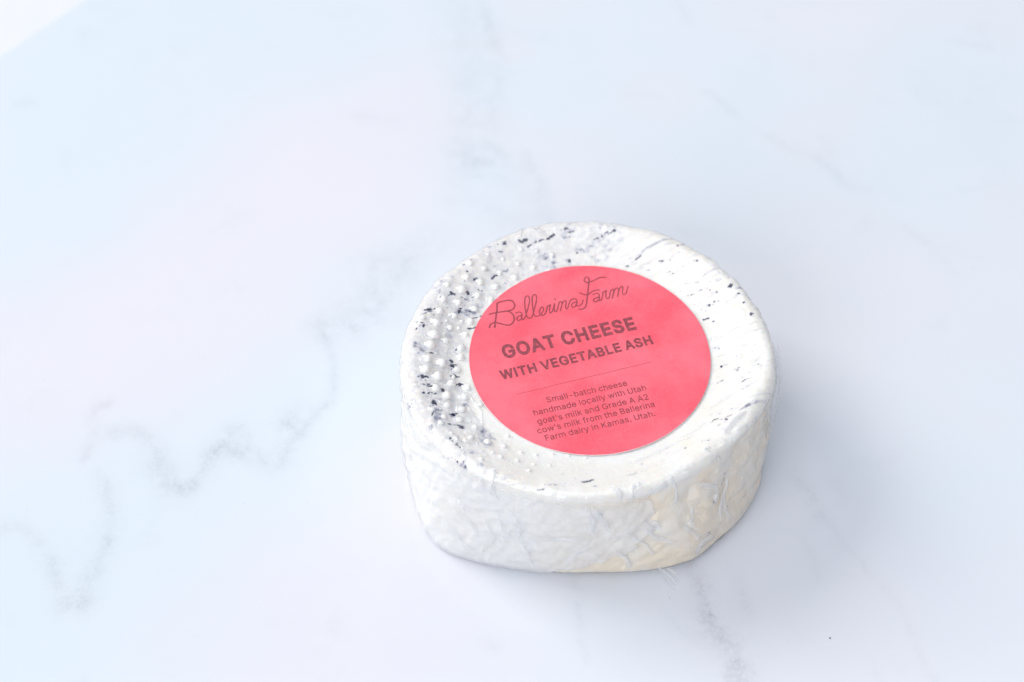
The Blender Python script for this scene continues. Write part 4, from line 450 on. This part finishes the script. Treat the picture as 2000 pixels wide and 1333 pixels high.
# film
def film_bound(z):   # right-hand edge of the doubled film on the front, degrees
    return np.interp(z, [0, 2, 6, 12, 20, 30, 36], [-112, -104, -90, -77, -70, -70, -74])
FILM = {}
def build_film():
    G, th = revolve_grid(1200, 29.0, 80, 12, 80, 18)
    n = grid_normals(G); P = G.reshape(-1, 3); x, y, z = P.T
    side = side_mask(x, y, z)
    d = relief(P)+0.16+0.12*side
    tent = np.zeros(len(P))
    for p, r in NUBP:
        idx, dd = stroke_dist(P, p[None], r*3.2)
        tent[idx] = np.maximum(tent[idx], r*1.2*np.exp(-(dd/(r*1.3))**3))
    d = d+tent
    Wp = P+0.5*np.stack([fbm(x/3, y/3, z/3, 3, s) for s in (25, 26, 27)], 1)
    cr = np.zeros(len(P))
    for k, pts, hw, h in CREASES:
        C3 = np.array([surf_point(k, q) for q in pts])
        hw = hw*.72; idx, dd = stroke_dist(Wp, catmull(C3, 5), hw*3.5)
        cr[idx] = np.maximum(cr[idx], h*np.exp(-(dd/hw)**2))
    a = np.degrees(np.arctan2(y, x)); s = np.radians(a)*49
    wr = ridged(s/6.5+.5*fbm(s/8, z/8, None, 2, 3), z/11+.1*s/6, None, 2, 81)-.45
    wr2 = ridged(s/2.6+z/7, z/4.5-s/9, None, 2, 85)-.45
    cm = crumple(P*1.35+7); rr = np.hypot(x, y)
    pleat = sstep(HT-11, HT-3, z)*sstep(37, 41, rr)*np.clip(.1+1.4*fbm(x/9, y/9, z/20, 2, 240), 0, 1)
    d = d+cr*.5+side*sstep(0, 4, z)*(0.4*cm+0.05*wr+.16*crumple(P*2.6+31)*np.clip(.1+1.6*fbm(x/7, y/7, z/7, 2, 251), 0, 1))+pleat*.36*tri(s/4.1+.8*fbm(x/5, y/5, z/5, 2, 243)+z*.05)+(1-side)*sstep(40, 46, np.hypot(x, y))*0.22*(ridged(s/3.2, np.hypot(x, y)/7, None, 2, 88)-.4)
    # puckered film over the left of the dish
    rr = np.hypot(x, y); aa = np.mod(a, 360)
    pk = (1-side)*sstep(32, 35, rr)*sstep(176, 192, aa)*sstep(246, 228, aa)
    pw = ridged(x/2.3+.4*fbm(x/3, y/3, None, 2, 7), y/1.5, None, 3, 93); d = d+pk*.62*(pw-.35)
    # doubled film over the front left
    bd = film_bound(z)+3.0*fbm(z/4, z*0, None, 3, 5)
    over = sstep(.9, -.0, a-bd)*sstep(-168, -140, a)*np.where(a < -40, 1, 0)*side
    d = d+0.45*over*sstep(0, 1.5, z)
    d = np.maximum(d, -0.3+0.1); G2 = (P+n.reshape(-1, 3)*d[:, None]); G2[:, 2] = np.maximum(G2[:, 2], .06)
    milk = 0.02+.03*side+.08*side*np.clip(cm, 0, 1)+over*(.42+.25*np.clip(fbm(x/6, y/6, z/6, 3, 55)+.2, 0, 1))+np.clip(cr, 0, .6)*.15+pk*np.clip(pw-.45, 0, 1)*.5
    milk = np.clip(milk, 0, .8)
    FILM['V'] = G2; FILM['N'] = grid_normals(G2.reshape(G.shape)).reshape(-1, 3)
    return mesh_obj('plastic_wrap', G2, grid_faces(*G.shape[:2]), M_FILM, cheese, attrs={'milk': milk})
build_film()
def film_crease(pts, w, h, seed, milk):
    """sharp pinched ridge of film along a course on the wrap, tapering at both ends"""
    c = catmull(pts, 9); c = c+.6*np.stack([fbm(np.arange(len(c))/9.0, np.full(len(c), seed*1.7+q), None, 2, seed) for q in range(3)], 1)
    near = np.array([int(np.argmin(((FILM['V']-p)**2).sum(1))) for p in c])
    P = FILM['V'][near]; n = FILM['N'][near]
    ker = np.array([.25, .5, .25])
    for _ in range(2):
        for A in (P, n): A[1:-1] = ker[0]*A[:-2]+ker[1]*A[1:-1]+ker[2]*A[2:]
    n = n/np.linalg.norm(n, axis=1)[:, None]
    t = np.gradient(P, axis=0); t /= np.maximum(np.linalg.norm(t, axis=1), 1e-6)[:, None]; b = np.cross(n, t)
    k = np.linspace(0, 1, len(c)); taper = np.clip(np.minimum(k, 1-k)*5, .06, 1)[:, None]*(.75+.5*fbm(k*5, k*0+seed, None, 2, 7))[:, None]
    lean = .45*math.sin(seed*2.1); rows = []
    for u, v in ((-1.5, -.12), (-.7, .22), (lean-.1, .95), (lean+.1, 1.0), (.75, .2), (1.5, -.12)):
        rows.append(P+b*(u*w*taper)+n*(v*h*taper))
    G = np.stack(rows, 1); G[..., 2] = np.maximum(G[..., 2], .1)
    return mesh_obj('film_crease', G.reshape(-1, 3), grid_faces(len(c), 6, False), M_FILM, cheese, attrs={'milk': np.full(len(c)*6, milk)})
for i, (k, pts, hw, h) in enumerate(CREASES):
    film_crease(np.array([surf_point(k, q) for q in pts]), hw*(1.25 if k == 's' else .7), h*(.85 if k == 's' else .6), i+1, .5 if k == 's' else .34)  # raised milk paints a white sheen on the ridges
def film_sheet(name, A, B, n, m, amp, milk, seed, bow=0.0, label=None):
    """crumpled scrap of film between two polylines"""
    A = catmull(A, 6); B = catmull(B, 6)
    ta = np.linspace(0, 1, n)
    ra = np.stack([np.interp(ta, np.linspace(0, 1, len(A)), A[:, i]) for i in range(3)], 1)
    rb = np.stack([np.interp(ta, np.linspace(0, 1, len(B)), B[:, i]) for i in range(3)], 1)
    t = np.linspace(0, 1, m)[None, :, None]
    G = ra[:, None]*(1-t)+rb[:, None]*t
    nn = grid_normals(G, False)
    f = amp*(ridged(G[..., 0]/3.5, G[..., 1]/3.5, G[..., 2]/7, 2, seed)-.5)+bow*np.sin(np.pi*t[..., 0])
    G = G+nn*f[..., None]; G[..., 2] = np.maximum(G[..., 2], .1)
    o = mesh_obj(name, G.reshape(-1, 3), grid_faces(n, m, False), M_FILM, cheese, attrs={'milk': np.full(n*m, milk)})
    return o
def SP(a, z, out=0.0):
    p = surf_point('s', (a, z)); v = np.array([math.cos(math.radians(a)), math.sin(math.radians(a)), 0]); return p+v*out
# loose film: stretched fold at the right, crumpled hem and frayed tail at the lower right
film_sheet('film_fold', [SP(-19, 35.0, .5), SP(-17, 27, .8), SP(-14, 17, .6)], [SP(7, 35.2, 1.2), SP(0, 28, 2.4), SP(-8, 14, 1.3)], 50, 30, .9, .2, 5)
film_sheet('film_fold', [SP(-6, 34.8, .6), SP(-5, 26, 1.3), SP(-8, 15, .6)], [SP(7, 34.8, 1.9), SP(3, 26, 2.9), SP(-5, 13, 1.8)], 40, 18, .7, .28, 9)
film_sheet('film_hem', [SP(-62, 3.4, .3), SP(-54, 3.6, .5), SP(-46, 3.4, .4), SP(-38, 3.8, .3)], [SP(-64, .3, 1.0), SP(-54, .5, 1.4), SP(-46, .4, 1.2), SP(-36, .6, .4)], 60, 14, .7, .22, 15)
film_sheet('film_tail', [(17.5, -45.6, 3.2), (20.5, -47.0, 1.8), (23.0, -49.4, .5)], [(18.6, -45.3, 3.0), (21.2, -46.9, 1.6), (23.4, -49.2, .4)], 24, 8, .4, .45, 25)
film_sheet('film_tail', [(20.5, -45.5, 2.6), (22.5, -47.0, 1.9), (24.0, -48.0, 1.2)], [(21.6, -45.2, 2.4), (23.4, -46.6, 1.5), (24.6, -47.8, .8)], 20, 8, .4, .4, 29)
film_sheet('film_tail', [(19.6, -46.8, .9), (21.3, -49.2, .8), (22.4, -51.0, .5)], [(20.0, -46.7, .6), (21.6, -49.1, .5), (22.5, -50.9, .3)], 18, 5, .2, .9, 33)

# ---------------------------------------------------------------- label and its print
LC = np.array([0.4, 2.3]); LR = 32.5
def label_z(x, y):
    r = np.hypot(x-LC[0], y-LC[1])
    z = top_z(x, y)
    z = z+0.47
    z = z+0.26*fbm(x/14, y/14, None, 2, 101)+0.07*fbm(x/5, y/5, None, 2, 104)
    v = (x-20)*.45-(y-13)*.9; u = (x-20)*.9+(y-13)*.45
    return z+0.18*np.exp(-(v/2.2)**2-(u/9)**2)
def build_label():
    nth = 240; rr = np.concatenate([[0.001], np.linspace(.6, LR, 70)]); th = np.linspace(0, 2*np.pi, nth, endpoint=False)
    X = LC[0]+rr[:, None]*np.cos(th); Y = LC[1]+rr[:, None]*np.sin(th)
    wob = 1+0.0012*fbm(np.cos(th)*3, np.sin(th)*3, None, 2, 8)
    X = LC[0]+(X-LC[0])*wob; Y = LC[1]+(Y-LC[1])*wob
    G = np.stack([X, Y, label_z(X, Y)], -1)
    lab = mesh_obj('label', G.reshape(-1, 3), grid_faces(len(rr), nth), M_LABEL, cheese)
    lab['label'] = 'round pink paper label printed in brown'
    E = G[-1]; out = np.stack([np.cos(th), np.sin(th), 0*th], 1)
    R = np.stack([E+out*.02, E+out*.04+[0, 0, -.03], E+out*.03+[0, 0, -.3]])
    mesh_obj('label_edge', R.reshape(-1, 3), grid_faces(3, nth), M_PAPER, lab)
    return lab
label = build_label()
def winding(P, contours):
    w = np.zeros(len(P), int); X, Y = P[:, 0], P[:, 1]
    for c in contours:
        a = np.asarray(c); b = np.roll(a, -1, 0)
        for (x0, y0), (x1, y1) in zip(a, b):
            if y0 == y1: continue
            xi = x0+(Y-y0)*(x1-x0)/(y1-y0)
            w += ((y0 <= Y) & (Y < y1) & (X < xi)).astype(int)-((y1 <= Y) & (Y < y0) & (X < xi)).astype(int)
    return w
def fill(contours):
    """triangles of the non-zero-winding interior"""
    vs = []; es = []
    for c in contours:
        k = len(vs); n = len(c); vs += [Vector((float(x), float(y))) for x, y in c]; es += [(k+i, k+(i+1) % n) for i in range(n)]
    v, e, f, *_ = geometry.delaunay_2d_cdt(vs, es, [], 0, 1e-6)
    V = np.array([(q.x, q.y) for q in v]); F = np.array([t for t in f if len(t) == 3])
    keep = winding(V[F].mean(1), contours) != 0
    return V, F[keep]
def embolden(c, d):
    a = np.asarray(c, float); keep = np.linalg.norm(a-np.roll(a, 1, 0), axis=1) > 1e-6; a = a[keep]
    p = a-np.roll(a, 1, 0); q = np.roll(a, -1, 0)-a
    p /= np.linalg.norm(p, axis=1)[:, None]; q /= np.linalg.norm(q, axis=1)[:, None]
    n1 = np.stack([-p[:, 1], p[:, 0]], 1); n2 = np.stack([-q[:, 1], q[:, 0]], 1); m = n1+n2
    m /= np.maximum((m*n1).sum(1), .45)[:, None]
    return a+m*d
GL = {k: ([np.array(c, float).reshape(-1, 2)/1000 for c in v[0]], v[1]) for k, v in GLYPHS.items()}
GL['l'] = ([np.array([(.060, 0), (.060, .509), (.121, .509), (.121, 0)])], .181)
GL['I'] = ([np.array([(.060, 0), (.060, .509), (.125, .509), (.125, 0)])], .185)
def orient():   # +1 when outer contours of the face run clockwise
    c = GL['H'][0][0]; x, y = c.T
    return 1 if (x*np.roll(y, -1)-y*np.roll(x, -1)).sum() < 0 else -1
ORI = orient()
CACHE = {}
def glyph(ch, bold):
    if (ch, bold) not in CACHE:
        cs = [embolden(c, bold*ORI) for c in GL[ch][0]]
        CACHE[(ch, bold)] = fill(cs) if cs else (np.zeros((0, 2)), np.zeros((0, 3), int))
    return CACHE[(ch, bold)]
def refine(V, F, lim):
    for _ in range(3):   # split long triangles so the print follows the paper
        V = list(map(tuple, V)); out = []; mid = {}; done = True
        for t in F:
            t = list(t); L = [math.dist(V[t[i]], V[t[(i+1) % 3]]) for i in range(3)]; i = int(np.argmax(L))
            out.append(t)
        V = np.array(V); F = np.array(out)
        break
    return V, F
def print_mesh(name, V, F, lift, text=None):
    z = label_z(V[:, 0], V[:, 1])+lift
    o = mesh_obj(name, np.column_stack([V, z]), F, M_INK, label, smooth=True)
    return o
def text_line(txt, p0, p1, cap, bold, name):
    adv = 0.0; Vs = []; Fs = []; k = 0
    for ch in txt:
        V, F = glyph(ch, bold)
        if len(V): Vs.append(V+[adv, 0]); Fs.append(F+k); k += len(V)
        adv += GL[ch][1]+2*bold*(0.8 if ch != ' ' else 0)
    V = np.concatenate(Vs); F = np.concatenate(Fs)
    x0, x1 = V[:, 0].min(), V[:, 0].max()
    p0, p1 = np.array(p0), np.array(p1); L = np.linalg.norm(p1-p0); u = (p1-p0)/L; v = np.array([-u[1], u[0]])
    sx = L/(x1-x0); sy = cap/(0.509+2*bold)
    Q = p0+np.outer((V[:, 0]-x0)*sx, u)+np.outer((V[:, 1]+bold)*sy, v)
    return print_mesh(name, Q, F, 0.05)
for i, (txt, p0, p1, cap, bold) in enumerate(TEXT):
    text_line(txt, p0, p1, cap, bold, 'title_lettering' if i < 2 else 'small_lettering')
def ribbon(pts, w, round_end=True):
    c = catmull(pts, 7); t = np.gradient(c, axis=0); t /= np.linalg.norm(t, axis=1)[:, None]
    n = np.stack([-t[:, 1], t[:, 0]], 1)
    wv = w*(1+0.10*fbm(np.arange(len(c))/6.0, np.full(len(c), w*10), None, 2, 3))[:, None]
    cap = lambda p, d, s: [p+w*(math.cos(a)*d[0]-math.sin(a)*d[1], math.sin(a)*d[0]+math.cos(a)*d[1])*np.array([1, 1]) for a in np.linspace(-1.2, 1.2, 5)]
    return c, n*wv, t
def script_lettering():
    # every stroke is a chain of convex pieces, merged into one flat outline by winding number
    quads = []
    for pts, w in SCRIPT:
        c, nw, t = ribbon(pts, w)
        for i in range(len(c)-1):
            q = [c[i]+nw[i], c[i+1]+nw[i+1], c[i+1]-nw[i+1], c[i]-nw[i]]
            x, y = np.array(q).T
            quads.append(q if (x*np.roll(y, -1)-y*np.roll(x, -1)).sum() > 0 else q[::-1])
        for j in (0, len(c)-1):
            quads.append([c[j]+w*np.array([math.cos(a), math.sin(a)]) for a in np.linspace(0, 2*np.pi, 9)[:-1]])
    V, F = fill([np.array(q) for q in quads])
    print_mesh('brand_lettering', V, F, 0.05)
script_lettering()
def rule_line():
    a, b = np.array(RULE[0]), np.array(RULE[1]); n = 60; t = np.linspace(0, 1, n)[:, None]; c = a+(b-a)*t
    d = (b-a)/np.linalg.norm(b-a); v = np.array([-d[1], d[0]])*.042
    V = np.stack([c+v, c-v], 1).reshape(-1, 2)
    F = np.array([[2*i, 2*i+1, 2*i+3, 2*i+2] for i in range(n-1)])
    print_mesh('rule_line', V, F, 0.05)
rule_line()

# ---------------------------------------------------------------- crumbs on the marble
def crumb(name, x, y, r, mat, lab, seed):
    V, F = nub_mesh(); V = V*r; V = V*(1+.35*fbm(V[:, 0]/r*1.3, V[:, 1]/r*1.3, V[:, 2]/r*1.3, 2, seed))[:, None]
    V[:, 2] += r*.30
    V[:, 2] = np.maximum(V[:, 2], 0.01)
    o = mesh_obj(name, V, F, mat); o.location = (x*MM, y*MM, 0); o['label'] = lab; o['category'] = 'crumb'
crumb('ash_crumb', 62.15, -65.15, .2, M_ASH, 'tiny dark ash speck lying alone on the marble, right of the cheese front', 3)
crumb('rind_crumb', 20.7, -53.3, .3, M_WHITE, 'tiny white crumb on the marble just in front of the frayed film', 6)
